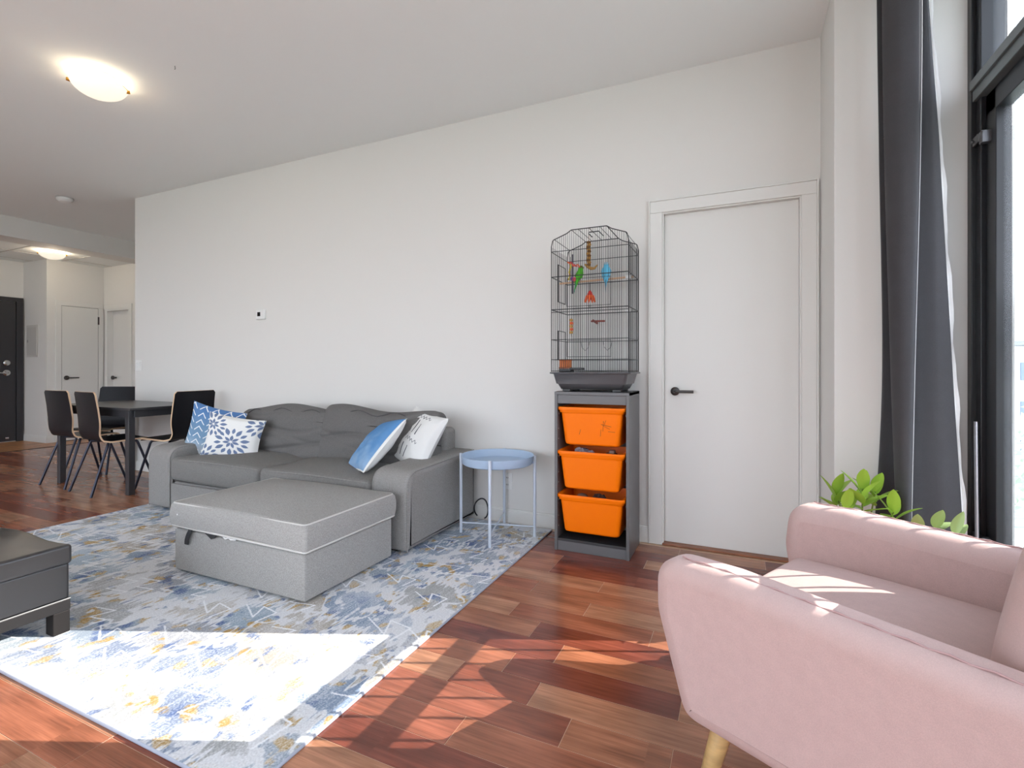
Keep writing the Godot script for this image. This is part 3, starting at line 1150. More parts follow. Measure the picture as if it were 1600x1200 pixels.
func petal(p: Vector2, c: Vector2, count: int, r0: float, r1: float, width: float, turn: float) -> bool:
	var d := p - c
	var r := d.length()
	if r < r0 or r > r1:
		return false
	var a := fposmod(d.angle() + turn, TAU / count) - PI / count
	return absf(a) * r < width * sin(PI * (r - r0) / (r1 - r0))


func throw_pillows() -> void:
	var plain := mat("pillow_white", rgb(228, 228, 226), 0.9, 0, 0.2)
	var pic := func(key: String, f: Callable) -> StandardMaterial3D:
		var m := mat(key, Color.WHITE, 0.9, 0, 0.2)
		m.albedo_texture = picture(256, 256, f)
		return m
	var blue_lo := Color8(206, 212, 218)
	var blue_hi := Color8(88, 126, 176)
	var chev: StandardMaterial3D = pic.call("pillow_chevron", func(px, y):
		var c := blue_hi.lerp(Color8(120, 152, 182), smoothstep(0, 130, y)).lerp(blue_lo, smoothstep(140, 250, y))
		var q := fposmod(px + 20.0, 58.0) - 29.0
		if absf(q) < 23 and fposmod(y - absf(q) * 0.95, 33.0) < 6.0:
			c = Color8(238, 240, 240)
		return c)
	var flower: StandardMaterial3D = pic.call("pillow_leaf", func(px, y):
		var p := Vector2(px / 256.0, y / 256.0)
		var c := Color8(233, 233, 230)
		for f in [[0.54, 0.58, 1.0], [0.13, 0.24, 0.8], [1.0, 0.12, 0.9], [0.06, 1.0, 0.9], [0.98, 1.06, 0.8]]:
			var o := Vector2(f[0], f[1])
			var k: float = f[2]
			if petal(p, o, 7, 0.02 * k, 0.16 * k, 0.030 * k, 0.2) or petal(p, o, 7, 0.16 * k, 0.34 * k, 0.040 * k, 0.2 + PI / 7) or petal(p, o, 7, 0.19 * k, 0.33 * k, 0.034 * k, 0.2):
				c = Color8(112, 128, 158)
		return c)
	var wash := noise_img(256, 256, 0.012, 51, 3)
	var sky: StandardMaterial3D = pic.call("pillow_blue", func(px, y):
		var c := Color8(92, 140, 190).lerp(Color8(140, 172, 205), smoothstep(80, 256, y + (wash[y * 256 + px] - 128) * 0.6))
		var z: bool = absf(px - 40 - 14 * sin(y * 0.11)) < 3.0 and y > 70 and y < 210 and wash[y * 256 + px] > 115
		if z or px < 5 or px > 250 or y < 4 or y > 251:
			c = Color8(232, 232, 226)
		return c)
	var ink: StandardMaterial3D = pic.call("pillow_marks", func(px, y):
		var c := Color8(226, 226, 224)
		var k := Color8(70, 72, 80)
		for s in [[100, 50, 110], [124, 44, 112], [150, 60, 116], [100, 164, 222], [130, 172, 226]]:
			if absf(px - s[0]) < 2.2 and y > s[1] and y < s[2]:
				c = k
		for s in [[96, 20], [136, 20], [96, 132], [136, 138]]:
			var zx: float = px - float(s[0])
			var zy: float = y - float(s[1]) - absf(fposmod(zx, 22.0) - 11.0) * 1.3
			if zx > 0 and zx < 50 and absf(zy) < 2.0:
				c = k
		return c)
	pillow(0.44, 0.43, 0.13, 0.7, Vector3(-3.80, 0.56, 2.63), Vector3(0.42, 0.05, -0.9), Vector3(0.25, 0.96, 0), chev, plain, "blue to white pillow with white chevron columns, at the sofa's left end")
	pillow(0.43, 0.335, 0.13, 2.0, Vector3(-3.49, 0.55, 2.57), Vector3(0.46, 0.1, -0.85), Vector3(0.19, 0.97, 0), flower, plain, "white pillow with blue leaf flowers, leaning on the chevron pillow")
	pillow(0.42, 0.44, 0.15, 3.2, Vector3(-2.21, 0.56, 2.655), Vector3(-0.476, 0.685, -0.552), Vector3(0.264, 0.71, 0.653), sky, plain, "plain sky blue pillow with white back, leaning right on the sofa")
	pillow(0.40, 0.41, 0.14, 4.4, Vector3(-1.97, 0.60, 2.80), Vector3(-0.26, 0.45, -0.85), Vector3(0.30, 0.78, 0.42), ink, plain, "off-white pillow with thin black dashes, at the sofa's right armrest")


func armchair() -> void:
	# local z points where the chair faces
	var c := thing("armchair", "pink velvet armchair on wooden legs in front of the window", "armchair", V(0.346, 0, 1.54), atan2(-0.892, -0.451))
	var p: StandardMaterial3D = mats.pink_velvet
	var m := MB.new()
	m.box(Vector3(0, 0.265, 0.0), Vector3(0.70, 0.15, 0.66), 0.03, 3)
	part(m, "seat_base", p, c)
	m = MB.new()
	m.box(Vector3(0, 0.375, 0.06), Vector3(0.655, 0.12, 0.60), 0.045, 4, Vector3i(10, 3, 10), func(q: Vector3):
		var k := clampf(1.0 - pow(absf(q.x) / 0.33, 2.5), 0, 1) * clampf(1.0 - pow(absf(q.z) / 0.3, 2.5), 0, 1)
		return q + (Vector3(0, 0.025 * k, 0) if q.y > 0 else Vector3.ZERO))
	part(m, "seat_cushion", p, c)
	for e in [-1.0, 1.0]:
		m = MB.new()
		m.x = Transform3D(TURN, Vector3(e * 0.395, 0, 0))
		var out := rounded([Vector2(-0.33, 0.19), Vector2(0.335, 0.19), Vector2(0.395, 0.46), Vector2(0.385, 0.60), Vector2(0.20, 0.605), Vector2(-0.37, 0.575)], [0.052, 0.055, 0.16, 0.085, 0.3, 0.06], 8)
		m.prism(out, -0.07, 0.07, 0.05, 7)
		m.weld = true
		for i in m.v.size():
			# the sides lean in towards the bottom
			m.v[i].x -= e * 0.05 * (0.6 - m.v[i].y) / 0.41
		var arm := part(m, "armrest", p, c)
		m = MB.new()
		var pp := PackedVector3Array()
		for k in 24:
			var z := lerpf(0.325, -0.33, k / 23.0)
			pp.append(Vector3(e * 0.41, 0.6065 - 0.0035 * (k % 2) - (0.026 * clampf((0.2 - z) / 0.55, 0, 1)), z))
		m.tube(pp, 0.0022, 6)
		part(m, "seam", mat("pink_seam", rgb(186, 152, 150), 0.9), arm)
	m = MB.new()
	m.x = Transform3D(Basis.from_euler(Vector3(-0.2, 0, 0)), Vector3(0, 0.60, -0.33))
	m.box(Vector3.ZERO, Vector3(0.66, 0.50, 0.17), 0.075, 5, Vector3i(10, 8, 3), func(q: Vector3):
		var k := clampf(1.0 - pow(absf(q.x) / 0.33, 2.5), 0, 1) * clampf(1.0 - pow(absf(q.y) / 0.25, 2.5), 0, 1)
		return q + Vector3(0, 0, 0.025 * k * signf(q.z)))
	part(m, "backrest", p, c)
	for e in [-1.0, 1.0]:
		for z in [0.255, -0.27]:
			m = MB.new()
			m.tube(PackedVector3Array([Vector3(e * 0.335, 0.2, z), Vector3(e * 0.36, 0.1, z * 1.07), Vector3(e * 0.385, 0.0, z * 1.14)]), [0.026, 0.022, 0.015], 16)
			part(m, "leg", textured(mat("leg_wood", rgb(228, 190, 128), 0.4), texs.wood, Vector3(1.5, 1, 2)), c)


func bench() -> void:
	var b := thing("coffee_bench", "low black leather padded bench cut off by the left edge", "bench", V(-2.975, 0.011, 0.80))
	var lm := mat("black_leather", rgb(44, 43, 45), 0.3, 0, 0.8)
	var m := MB.new()
	m.box(Vector3(0, 0.313, 0), Vector3(1.01, 0.075, 0.62), 0.014, 3, Vector3i(12, 2, 10), func(q: Vector3):
		if q.y < 0:
			return q
		return q + Vector3(0, 0.006 * sin(q.x * 14.0) * sin(q.z * 15.0) + 0.008 * clampf(1.0 - pow(absf(q.z) / 0.31, 2.0), 0, 1), 0))
	part(m, "padded_top", lm, b)
	m = MB.new()
	m.box(Vector3(0, 0.207, 0), Vector3(0.995, 0.145, 0.605), 0.01, 2)
	part(m, "side_panel", lm, b)
	m = MB.new()
	m.box(Vector3(0, 0.112, 0), Vector3(1.0, 0.046, 0.61), 0.004, 2)
	part(m, "bottom_rail", mat("rail_leather", rgb(28, 27, 28), 0.45, 0, 0.4), b)
	m = MB.new()
	for z in [-0.3045, 0.3045]:
		m.rod(Vector3(-0.499, 0.136, z), Vector3(0.499, 0.136, z), 0.0025)
	for x in [-0.4995, 0.4995]:
		m.rod(Vector3(x, 0.136, -0.304), Vector3(x, 0.136, 0.304), 0.0025)
	part(m, "piping", mat("grey_piping", rgb(150, 150, 150), 0.4), b)
	for x in [-0.47, 0.47]:
		for z in [-0.276, 0.276]:
			m = MB.new()
			m.box(Vector3(x, 0.045, z), Vector3(0.056, 0.09, 0.056), 0.004, 2)
			part(m, "leg", mat("worn_leg", rgb(30, 28, 28), 0.6, 0, 0.3), b)


func chair_shell(off: float, edge_only := false) -> MB:
	# bent plywood: seat and back in one sheet; the outline in (z, y) from seat front to back top
	var ctl := [Vector2(0.20, 0.437), Vector2(0.165, 0.455), Vector2(0.05, 0.452), Vector2(-0.10, 0.444), Vector2(-0.155, 0.458), Vector2(-0.178, 0.51), Vector2(-0.19, 0.60), Vector2(-0.205, 0.74), Vector2(-0.225, 0.875)]
	var curve := Curve2D.new()
	for i in ctl.size():
		var a: Vector2 = ctl[maxi(i - 1, 0)]
		var b: Vector2 = ctl[mini(i + 1, ctl.size() - 1)]
		var s := (b - a) / 6.0
		curve.add_point(ctl[i], -s, s)
	var total := curve.get_baked_length()
	var point := func(v: float, u: float, o: float) -> Vector3:
		var p := curve.sample_baked(v * total)
		var q := curve.sample_baked(minf(v * total + 0.004, total)) - curve.sample_baked(maxf(v * total - 0.004, 0.0))
		var nn := Vector2(-q.y, q.x).normalized()
		var w := 0.213 - 0.012 * smoothstep(0.5, 1.0, v) - 0.02 * exp(-pow((v - 0.5) / 0.1, 2.0))
		w -= 0.02 * pow(maxf(0.0, (v - 0.97) / 0.03), 2.0) + 0.02 * pow(maxf(0.0, (0.04 - v) / 0.04), 2.0)
		var bow := 0.012 * u * u * smoothstep(0.5, 0.7, v)
		var r := p - nn * o
		return Vector3(u * w, r.y, r.x + bow)
	var m := MB.new()
	if edge_only:
		for s in [-1.0, 1.0]:
			m.grid(1, 40, func(a, b): return point.call(b, s, lerpf(-0.0065, 0.0065, a)), s > 0)
		m.grid(12, 1, func(a, b): return point.call(1.0, a * 2 - 1, lerpf(-0.0065, 0.0065, b)))
		m.grid(12, 1, func(a, b): return point.call(0.0, a * 2 - 1, lerpf(-0.0065, 0.0065, b)), true)
	else:
		m.grid(12, 40, func(a, b): return point.call(b, a * 2 - 1, off), off < 0)
	return m


func dining() -> void:
	var t := thing("dining_table", "black rectangular dining table with square legs by the wall corner", "table", V(-5.26, 0, 2.81))
	var tm := mat("table_black", rgb(58, 58, 61), 0.3, 0, 0.55)
	var m := MB.new()
	m.box(Vector3(0, 0.73, 0), Vector3(1.22, 0.022, 0.66), 0.004, 2)
	part(m, "tabletop", tm, t)
	m = MB.new()
	for z in [-0.295, 0.295]:
		m.box(Vector3(0, 0.69, z), Vector3(1.1, 0.06, 0.018), 0.002)
	for x in [-0.575, 0.575]:
		m.box(Vector3(x, 0.69, 0), Vector3(0.018, 0.06, 0.55), 0.002)
	part(m, "apron", tm, t)
	for x in [-0.555, 0.535]:
		for z in [-0.285, 0.285]:
			m = MB.new()
			m.box(Vector3(x, 0.36, z), Vector3(0.05, 0.72, 0.05), 0.003)
			part(m, "leg", tm, t)
	var black := mat("chair_black", rgb(28, 28, 32), 0.36, 0, 0.25)
	var steel := mat("chair_steel", rgb(50, 52, 64), 0.3, 0.6)
	var c := thing("dining_chair", "black bent plywood chair at the near side, farther left of the two", "chair", V(-5.66, 0, 2.63), PI, "bent plywood chairs around the dining table")
	var shell := part(chair_shell(0.006), "seat_shell", black, c)
	part(chair_shell(-0.006), "back_face", black, shell)
	part(chair_shell(0, true), "plywood_edge", mats.ply_edge, c, "pale plywood edge")
	for s in [-1.0, 1.0]:
		for z in [1.0, -1.0]:
			m = MB.new()
			var pts := PackedVector3Array()
			for q in rounded([Vector2(0, 0), Vector2(0.75, 0), Vector2(1, 1)], [0, 0.10, 0], 6):
				pts.append(Vector3(s * (0.03 + 0.185 * q.x), 0.432 - 0.432 * q.y, z * (0.04 + 0.09 * q.x + 0.115 * q.y)))
			m.tube(pts, 0.0105, 10)
			part(m, "leg", steel, c)
	m = MB.new()
	for z in [-0.05, 0.05]:
		m.rod(Vector3(-0.12, 0.437, z), Vector3(0.12, 0.437, z), 0.009, 8)
	part(m, "seat_rail", steel, c)
	var more := [
		[V(-5.09, 0, 2.59), PI - 0.1, "black bent plywood chair at the near side, second from front door"],
		[V(-6.12, 0, 3.02), atan2(0.43, 0.9), "black plywood chair facing the camera behind the table's far left end"],
		[V(-4.68, 0, 2.895), atan2(-0.99, 0.12), "black bent plywood chair at the table end next to the sofa"],
	]
	for s in more:
		var d: Node3D = c.duplicate()
		d.name = "dining_chair"
		add_child(d, true)
		d.position = s[0]
		d.rotation.y = s[1]
		d.set_meta("label", s[2])


func side_table() -> void:
	var t := thing("side_table", "small round pale blue metal tray table beside the sofa arm", "table", V(-1.415, 0.011, 2.885))
	var bm := mat("blue_metal", rgb(172, 192, 216), 0.35, 0, 0.5)
	var m := MB.new()
	m.lathe([Vector2(0.001, 0.455), Vector2(0.215, 0.455), Vector2(0.226, 0.462), Vector2(0.232, 0.505), Vector2(0.236, 0.51), Vector2(0.233, 0.513), Vector2(0.228, 0.508), Vector2(0.221, 0.468), Vector2(0.212, 0.462), Vector2(0.001, 0.462)], 56)
	m.weld = false
	part(m, "tray", bm, t)
	for k in 4:
		var a := deg_to_rad([196, 285, 13, 105][k])
		var p := Vector3(cos(a) * 0.242, 0, -sin(a) * 0.242)
		m = MB.new()
		m.rod(p, p + Vector3(0, 0.515, 0), 0.0095, 12)
		part(m, "leg", mats.pale_blue_metal, t)
		m = MB.new()
		m.tube(PackedVector3Array([p + Vector3(0, 0.47, 0), p * 0.93 + Vector3(0, 0.47, 0)]), 0.007, 8)
		part(m, "bracket", bm, t)
	for k in 2:
		var a := deg_to_rad([196, 285][k])
		var b := deg_to_rad([13, 105][k])
		m = MB.new()
		m.rod(Vector3(cos(a) * 0.24, 0.065 + 0.008 * k, -sin(a) * 0.24), Vector3(cos(b) * 0.24, 0.065 + 0.008 * k, -sin(b) * 0.24), 0.0045, 8)
		part(m, "cross_bar", mats.pale_blue_metal, t)
	var c := thing("power_cable", "black power cable looped behind the sofa's right armrest", "cable", V(-1.635, 0.011, 3.12))
	m = MB.new()
	var pts := PackedVector3Array()
	for k in 25:
		var a := k / 24.0 * 5.2 - 1.2
		pts.append(Vector3(0.0 + 0.055 * cos(a) - 0.02, 0.075 + 0.07 * sin(a), 0.01 * cos(a * 2)))
	m.tube(pts, 0.005, 8)
	part(m, "cord", mats.black_plastic, c)


func bin_mesh(m: MB) -> void:
	# tub 0.36 wide at the bottom, rim 0.41 wide, 0.30 deep, 0.225 high, open on top; base centre at the origin
	var ring := func(hx: float, hz: float, y: float, r: float) -> PackedVector3Array:
		var o := PackedVector3Array()
		for p in rounded([Vector2(-hx, -hz), Vector2(hx, -hz), Vector2(hx, hz), Vector2(-hx, hz)], [r, r, r, r], 5):
			o.append(Vector3(p.x, y, -p.y))
		return o
	var rings := [ring.call(0.150, 0.11, 0.0, 0.03), ring.call(0.160, 0.122, 0.005, 0.03), ring.call(0.164, 0.126, 0.015, 0.03), ring.call(0.182, 0.142, 0.185, 0.03), ring.call(0.182, 0.142, 0.192, 0.03), ring.call(0.192, 0.147, 0.193, 0.03), ring.call(0.192, 0.147, 0.205, 0.03), ring.call(0.199, 0.150, 0.206, 0.03), ring.call(0.2005, 0.151, 0.222, 0.03), ring.call(0.198, 0.149, 0.225, 0.03), ring.call(0.183, 0.138, 0.224, 0.03), ring.call(0.179, 0.138, 0.18, 0.03), ring.call(0.160, 0.122, 0.014, 0.03)]
	var b := m.v.size()
	var k: int = rings[0].size()
	for r in rings:
		for p in r:
			m.vert(p)
	for j in rings.size() - 1:
		for i in k:
			var i2 := (i + 1) % k
			m.quad(b + j * k + i, b + j * k + i2, b + (j + 1) * k + i2, b + (j + 1) * k + i)
	for e in [0, rings.size() - 1]:
		var c := m.vert(Vector3(0, rings[e][0].y, 0), Vector3.DOWN if e == 0 else Vector3.UP)
		for i in k:
			if e == 0:
				m.tri(c, b + (i + 1) % k, b + i)
			else:
				m.tri(c, b + e * k + i, b + e * k + (i + 1) % k)


func lump(m: MB, c: Vector3, s: Vector3, rough: float, sd: int) -> void:
	var f := FastNoiseLite.new()
	f.seed = sd
	f.frequency = 1.6
	m.grid(24, 14, func(a, b):
		var d := Vector3(cos(a * TAU) * sin(b * PI), -cos(b * PI), -sin(a * TAU) * sin(b * PI))
		return c + d * s * (1.0 + rough * f.get_noise_3d(d.x, d.y, d.z)))
	m.weld = true


func storage() -> void:
	var s := thing("storage_unit", "tall narrow dark grey storage frame holding three orange bins", "shelf", V(-0.78, 0, 2.965))
	var g: StandardMaterial3D = mats.graphite
	var m := MB.new()
	for e in [-1.0, 1.0]:
		m = MB.new()
		m.box(Vector3(e * 0.212, 0.47, 0), Vector3(0.018, 0.94, 0.31), 0.002, 2)
		var side := part(m, "side_panel", g, s)
		for y in [0.811, 0.554, 0.298]:
			m = MB.new()
			m.box(Vector3(e * 0.200, y, 0.0), Vector3(0.008, 0.014, 0.28), 0.002)
			part(m, "runner", mat("runner", rgb(66, 54, 52), 0.35), side)
		m = MB.new()
		for y in [0.72, 0.66, 0.46, 0.40, 0.2, 0.14]:
			m.rod(Vector3(e * 0.2035, y, 0.135), Vector3(e * 0.2015, y, 0.135), 0.003, 8)
		part(m, "peg_hole", mats.white_plastic, side)
	m = MB.new()
	m.box(Vector3(0, 0.931, 0), Vector3(0.442, 0.018, 0.312), 0.002, 2)
	part(m, "top_panel", g, s)
	m = MB.new()
	m.box(Vector3(0, 0.896, 0.143), Vector3(0.406, 0.052, 0.016), 0.002)
	part(m, "front_rail", g, s)
	m = MB.new()
	m.box(Vector3(0, 0.064, 0), Vector3(0.406, 0.016, 0.30), 0.002)
	part(m, "bottom_shelf", mat("shelf_inside", rgb(46, 46, 48), 0.4), s)
	m = MB.new()
	m.box(Vector3(0, 0.028, 0.141), Vector3(0.406, 0.056, 0.016), 0.002)
	part(m, "plinth", g, s)
	m = MB.new()
	m.box(Vector3(0, 0.5, -0.15), Vector3(0.406, 0.85, 0.006), 0.001)
	part(m, "back_panel", mat("shelf_back", rgb(70, 56, 52), 0.5), s)
	var orange := mat("orange_plastic", rgb(255, 122, 0), 0.4, 0, 0.35)
	m = MB.new()
	bin_mesh(m)
	m.weld = true
	var bm := m.build()
	var says := ["orange plastic bin with dark scribbles, topmost of the three", "orange plastic bin in the middle of the dark storage frame", "orange plastic bin lowest in the dark storage frame"]
	for k in 3:
		var y: float = [0.626, 0.369, 0.113][k]
		var b := thing("storage_bin", says[k], "bin", V(-0.782, y, 2.955 - [0.0, 0.012, 0.012][k]), 0.0, "orange bins in the storage frame")
		show_mesh(bm, "tub", orange, b)
		if k == 0:
			m = MB.new()
			for q in [[Vector2(0.07, 0.09), Vector2(0.075, 0.15), Vector2(0.09, 0.12), Vector2(0.06, 0.13), Vector2(0.12, 0.118)], [Vector2(0.055, 0.06), Vector2(0.06, 0.10)], [Vector2(0.09, 0.155), Vector2(0.075, 0.12), Vector2(0.11, 0.105)], [Vector2(-0.07, 0.065), Vector2(-0.062, 0.095)], [Vector2(0.10, 0.09), Vector2(0.14, 0.088)]]:
				var pts := PackedVector3Array()
				for p in q:
					pts.append(Vector3(p.x, p.y, 0.1258 + (p.y - 0.015) / 0.17 * 0.016))
				m.tube(pts, 0.0013, 5)
			part(m, "scribble", mat("scribble", rgb(120, 66, 20), 0.6), b, "dark pen scribbles")
	var t := thing("soft_toy", "fluffy grey toy poking out of the middle orange bin", "toy", V(-0.86, 0.545, 2.90))
	m = MB.new()
	lump(m, Vector3.ZERO, Vector3(0.055, 0.055, 0.05), 0.5, 3)
	lump(m, Vector3(0.055, 0.0, 0.0), Vector3(0.04, 0.04, 0.04), 0.5, 4)
	part(m, "plush_body", textured(mat("plush", rgb(168, 162, 172), 0.95), texs.velvet, Vector3.ONE * 9), t)
	t = thing("toy_car", "small dark toy poking out of the middle orange bin's right side", "toy", V(-0.68, 0.567, 2.90))
	m = MB.new()
	m.box(Vector3(0, 0, 0), Vector3(0.07, 0.03, 0.04), 0.01, 3)
	part(m, "body", mat("toy_dark", rgb(80, 70, 66), 0.5), t)
	m = MB.new()
	m.box(Vector3(0.005, 0.022, 0), Vector3(0.035, 0.022, 0.034), 0.008, 3)
	part(m, "cabin", mat("toy_brown", rgb(130, 104, 90), 0.5), t)
	t = thing("toy_ball", "round taupe toy ball in the lowest orange bin", "toy", V(-0.86, 0.285, 2.91))
	m = MB.new()
	lump(m, Vector3.ZERO, Vector3(0.042, 0.042, 0.042), 0.03, 5)
	part(m, "ball", mat("toy_taupe", rgb(150, 120, 104), 0.6), t)
	t = thing("soft_toy", "dark brown furry toy in the lowest orange bin", "toy", V(-0.755, 0.285, 2.90))
	m = MB.new()
	lump(m, Vector3.ZERO, Vector3(0.045, 0.045, 0.04), 0.6, 7)
	lump(m, Vector3(0.05, -0.01, 0.0), Vector3(0.035, 0.03, 0.03), 0.6, 8)
	part(m, "plush_body", textured(mat("plush_brown", rgb(92, 70, 64), 0.95), texs.velvet, Vector3.ONE * 9), t)


func roof_y(s: float) -> float:
	# height of the cage roof above the eaves, s from 0 (left) to 1 (right)
	s = minf(s, 1.0 - s)
	if s < 0.04:
		return 0.03 + 0.042 * sqrt(maxf(0.0, 1.0 - pow(1.0 - s / 0.04, 2.0)))
	if s < 0.21:
		return lerpf(0.072, 0.10, (s - 0.04) / 0.17)
	if s < 0.27:
		return lerpf(0.10, 0.118, (s - 0.21) / 0.06)
	return 0.118


func bird_cage() -> void:
	# base centre on the storage unit
	var c := thing("bird_cage", "tall black wire bird cage on the dark storage frame", "cage", V(-0.79, 0.94, 2.955))
	var w: StandardMaterial3D = mats.black_wire
	var hx := 0.228
	var hz := 0.152
	var y0 := 0.117
	var ye := 0.83
	var m := MB.new()
	var ring := func(ax: float, az: float, y: float) -> PackedVector3Array:
		var o := PackedVector3Array()
		for p in rounded([Vector2(-ax, -az), Vector2(ax, -az), Vector2(ax, az), Vector2(-ax, az)], [0.02, 0.02, 0.02, 0.02], 4):
			o.append(Vector3(p.x, y, -p.y))
		return o
	var rings := [ring.call(0.185, 0.115, 0.015), ring.call(0.20, 0.128, 0.045), ring.call(0.208, 0.134, 0.047), ring.call(0.222, 0.148, 0.105), ring.call(0.240, 0.164, 0.107), ring.call(0.240, 0.164, 0.115), ring.call(0.222, 0.148, 0.116), ring.call(0.20, 0.13, 0.055)]
	var k: int = rings[0].size()
	for r in rings:
		for p in r:
			m.vert(p)
	for j in rings.size() - 1:
		for i in k:
			m.quad(j * k + i, j * k + (i + 1) % k, (j + 1) * k + (i + 1) % k, (j + 1) * k + i)
	for e in [0, 7]:
		var o := m.vert(Vector3(0, rings[e][0].y, 0), Vector3.DOWN if e == 0 else Vector3.UP)
		for i in k:
			if e == 0:
				m.tri(o, (i + 1) % k, i)
			else:
				m.tri(o, e * k + i, e * k + (i + 1) % k)
	part(m, "base_tray", mat("tray_plastic", rgb(84, 84, 87), 0.3, 0, 0.6), c)
	for sx in [-1.0, 1.0]:
		for sz in [-1.0, 1.0]:
			m = MB.new()
			m.box(Vector3(sx * 0.15, 0.0085, sz * 0.09), Vector3(0.05, 0.017, 0.03), 0.004, 2)
			part(m, "foot", mats.black_plastic, c)
	# fine bars: about 13 mm apart
	m = MB.new()
	for i in 37:
		var s := i / 36.0
		var px := lerpf(-hx, hx, s)
		for z in [-hz, hz]:
			m.rod(Vector3(px, y0, z), Vector3(px, ye + roof_y(s), z), 0.0011, 5)
	for i in 17:
		var z := lerpf(-hz, hz, i / 16.0)
		for px in [-hx, hx]:
			m.rod(Vector3(px, y0, z), Vector3(px, ye + 0.03, z), 0.0011, 5)
	tag(part(m, "cage_bars", w, c), "", "", "", "stuff")
	for y in [0.122, 0.19, 0.308, 0.486, 0.68, ye]:
		m = MB.new()
		var r := 0.0028 if y in [0.486, 0.68] else 0.002
		m.tube(PackedVector3Array([Vector3(-hx, y, hz), Vector3(hx, y, hz), Vector3(hx, y, hz - 0.0001), Vector3(hx, y, -hz), Vector3(hx - 0.0001, y, -hz), Vector3(-hx, y, -hz), Vector3(-hx, y, -hz + 0.0001), Vector3(-hx, y, hz)]), r, 6)
		part(m, "cross_wire", w, c)
	m = MB.new()
	m.rod(Vector3(-hx, 0.47, hz + 0.001), Vector3(hx, 0.47, hz + 0.001), 0.0022)
	part(m, "cross_wire", w, c)
	for z in [hz, -hz]:
		m = MB.new()
		var pts := PackedVector3Array()
		pts.append(Vector3(-hx, ye, z))
		for i in 61:
			pts.append(Vector3(lerpf(-hx, hx, i / 60.0), ye + roof_y(i / 60.0), z))
		pts.append(Vector3(hx, ye, z))
		m.tube(pts, 0.0028, 6)
		part(m, "gable_wire", w, c)
	for s in [0.04, 0.27, 0.36, 0.5, 0.64, 0.73, 0.96]:
		m = MB.new()
		var px := lerpf(-hx, hx, s)
		m.rod(Vector3(px, ye + roof_y(s), hz), Vector3(px, ye + roof_y(s), -hz), 0.003 if s > 0.7 and s < 0.8 else 0.0016)
		part(m, "roof_wire", w, c)
	m = MB.new()
	m.tube(PackedVector3Array([Vector3(-0.035, ye + 0.118, -0.05), Vector3(-0.035, ye + 0.118, 0.03), Vector3(-0.03, ye + 0.124, 0.04), Vector3(0.03, ye + 0.124, 0.04), Vector3(0.035, ye + 0.118, 0.03), Vector3(0.035, ye + 0.118, -0.05)]), 0.003, 6)
	part(m, "carry_handle", w, c)
	for px in [-hx, hx]:
		for z in [-hz, hz]:
			m = MB.new()
			m.rod(Vector3(px, y0, z), Vector3(px, ye + 0.03, z), 0.0026, 8)
			part(m, "corner_post", w, c)
	# door frames on the front and the left side
	for q in [[-0.13, 0.13, 0.50, 0.66], [-0.13, 0.13, 0.205, 0.30]]:
		m = MB.new()
		m.tube(PackedVector3Array([Vector3(q[0], q[2], hz + 0.003), Vector3(q[1], q[2], hz + 0.003), Vector3(q[1], q[3], hz + 0.003), Vector3(q[0], q[3], hz + 0.003), Vector3(q[0], q[2], hz + 0.003)]), 0.0016, 6, false)
		part(m, "door_frame", w, c)
	for q in [[0.55, 0.78], [0.19, 0.37]]:
		m = MB.new()
		m.tube(PackedVector3Array([Vector3(-hx - 0.003, q[0], -0.12), Vector3(-hx - 0.003, q[0], 0.02), Vector3(-hx - 0.003, q[1], 0.02), Vector3(-hx - 0.003, q[1], -0.12), Vector3(-hx - 0.003, q[0], -0.12)]), 0.003, 6, false)
		part(m, "door_frame", w, c)
	for q in [-0.02, 0.11]:
		m = MB.new()
		m.tube(PackedVector3Array([Vector3(q - 0.025, 0.29, hz + 0.002), Vector3(q - 0.02, 0.26, hz + 0.003), Vector3(q, 0.24, hz + 0.003), Vector3(q + 0.02, 0.26, hz + 0.003), Vector3(q + 0.025, 0.29, hz + 0.002)]), 0.0012, 5)
		part(m, "heart_wire", w, c)
	m = MB.new()
	m.rod(Vector3(-hx, 0.665, 0), Vector3(hx, 0.675, 0), 0.006, 10)
	part(m, "perch", mat("perch_wood", rgb(206, 170, 138), 0.7), c, "pale wooden perch")
	m = MB.new()
	m.rod(Vector3(-0.03, 0.425, -hz), Vector3(-0.01, 0.425, 0.02), 0.0075, 10)
	m.rod(Vector3(-0.03, 0.425, -0.02), Vector3(0.06, 0.42, 0.02), 0.006, 10)
	part(m, "perch", mat("perch_red", rgb(150, 84, 76), 0.7), c, "red brown perch")
	# white clips and cups on the right side
	for y in [0.665, 0.475]:
		m = MB.new()
		m.box(Vector3(hx - 0.02, y, 0.06), Vector3(0.03, 0.02, 0.02), 0.004, 2)
		part(m, "clip", mats.white_plastic, c)
	m = MB.new()
	m.box(Vector3(-0.155, 0.125, 0.09), Vector3(0.075, 0.02, 0.06), 0.004, 2)
	m.box(Vector3(-0.085, 0.135, 0.10), Vector3(0.08, 0.014, 0.05), 0.004, 2)
	part(m, "floor_tray", mats.black_plastic, c)
	# toys and feeder inside are things of their own
	var base := c.position
	var o := thing("seed_block", "orange slatted seed block at the bottom left of the cage", "bird feeder", base + Vector3(-0.16, 0.137, 0.09))
	for i in 6:
		m = MB.new()
		m.box(Vector3(-0.03 + 0.012 * i, 0.024, 0), Vector3(0.009, 0.05, 0.022), 0.002)
		part(m, "slat", mat("seed_orange", rgb(214, 128, 78), 0.7), o)
	m = MB.new()
	m.box(Vector3(0, 0.004, 0), Vector3(0.078, 0.008, 0.026), 0.002)
	part(m, "holder_base", mat("seed_brown", rgb(150, 84, 54), 0.7), o)
	m = MB.new()
	m.box(Vector3(0, 0.05, 0), Vector3(0.078, 0.006, 0.024), 0.002)
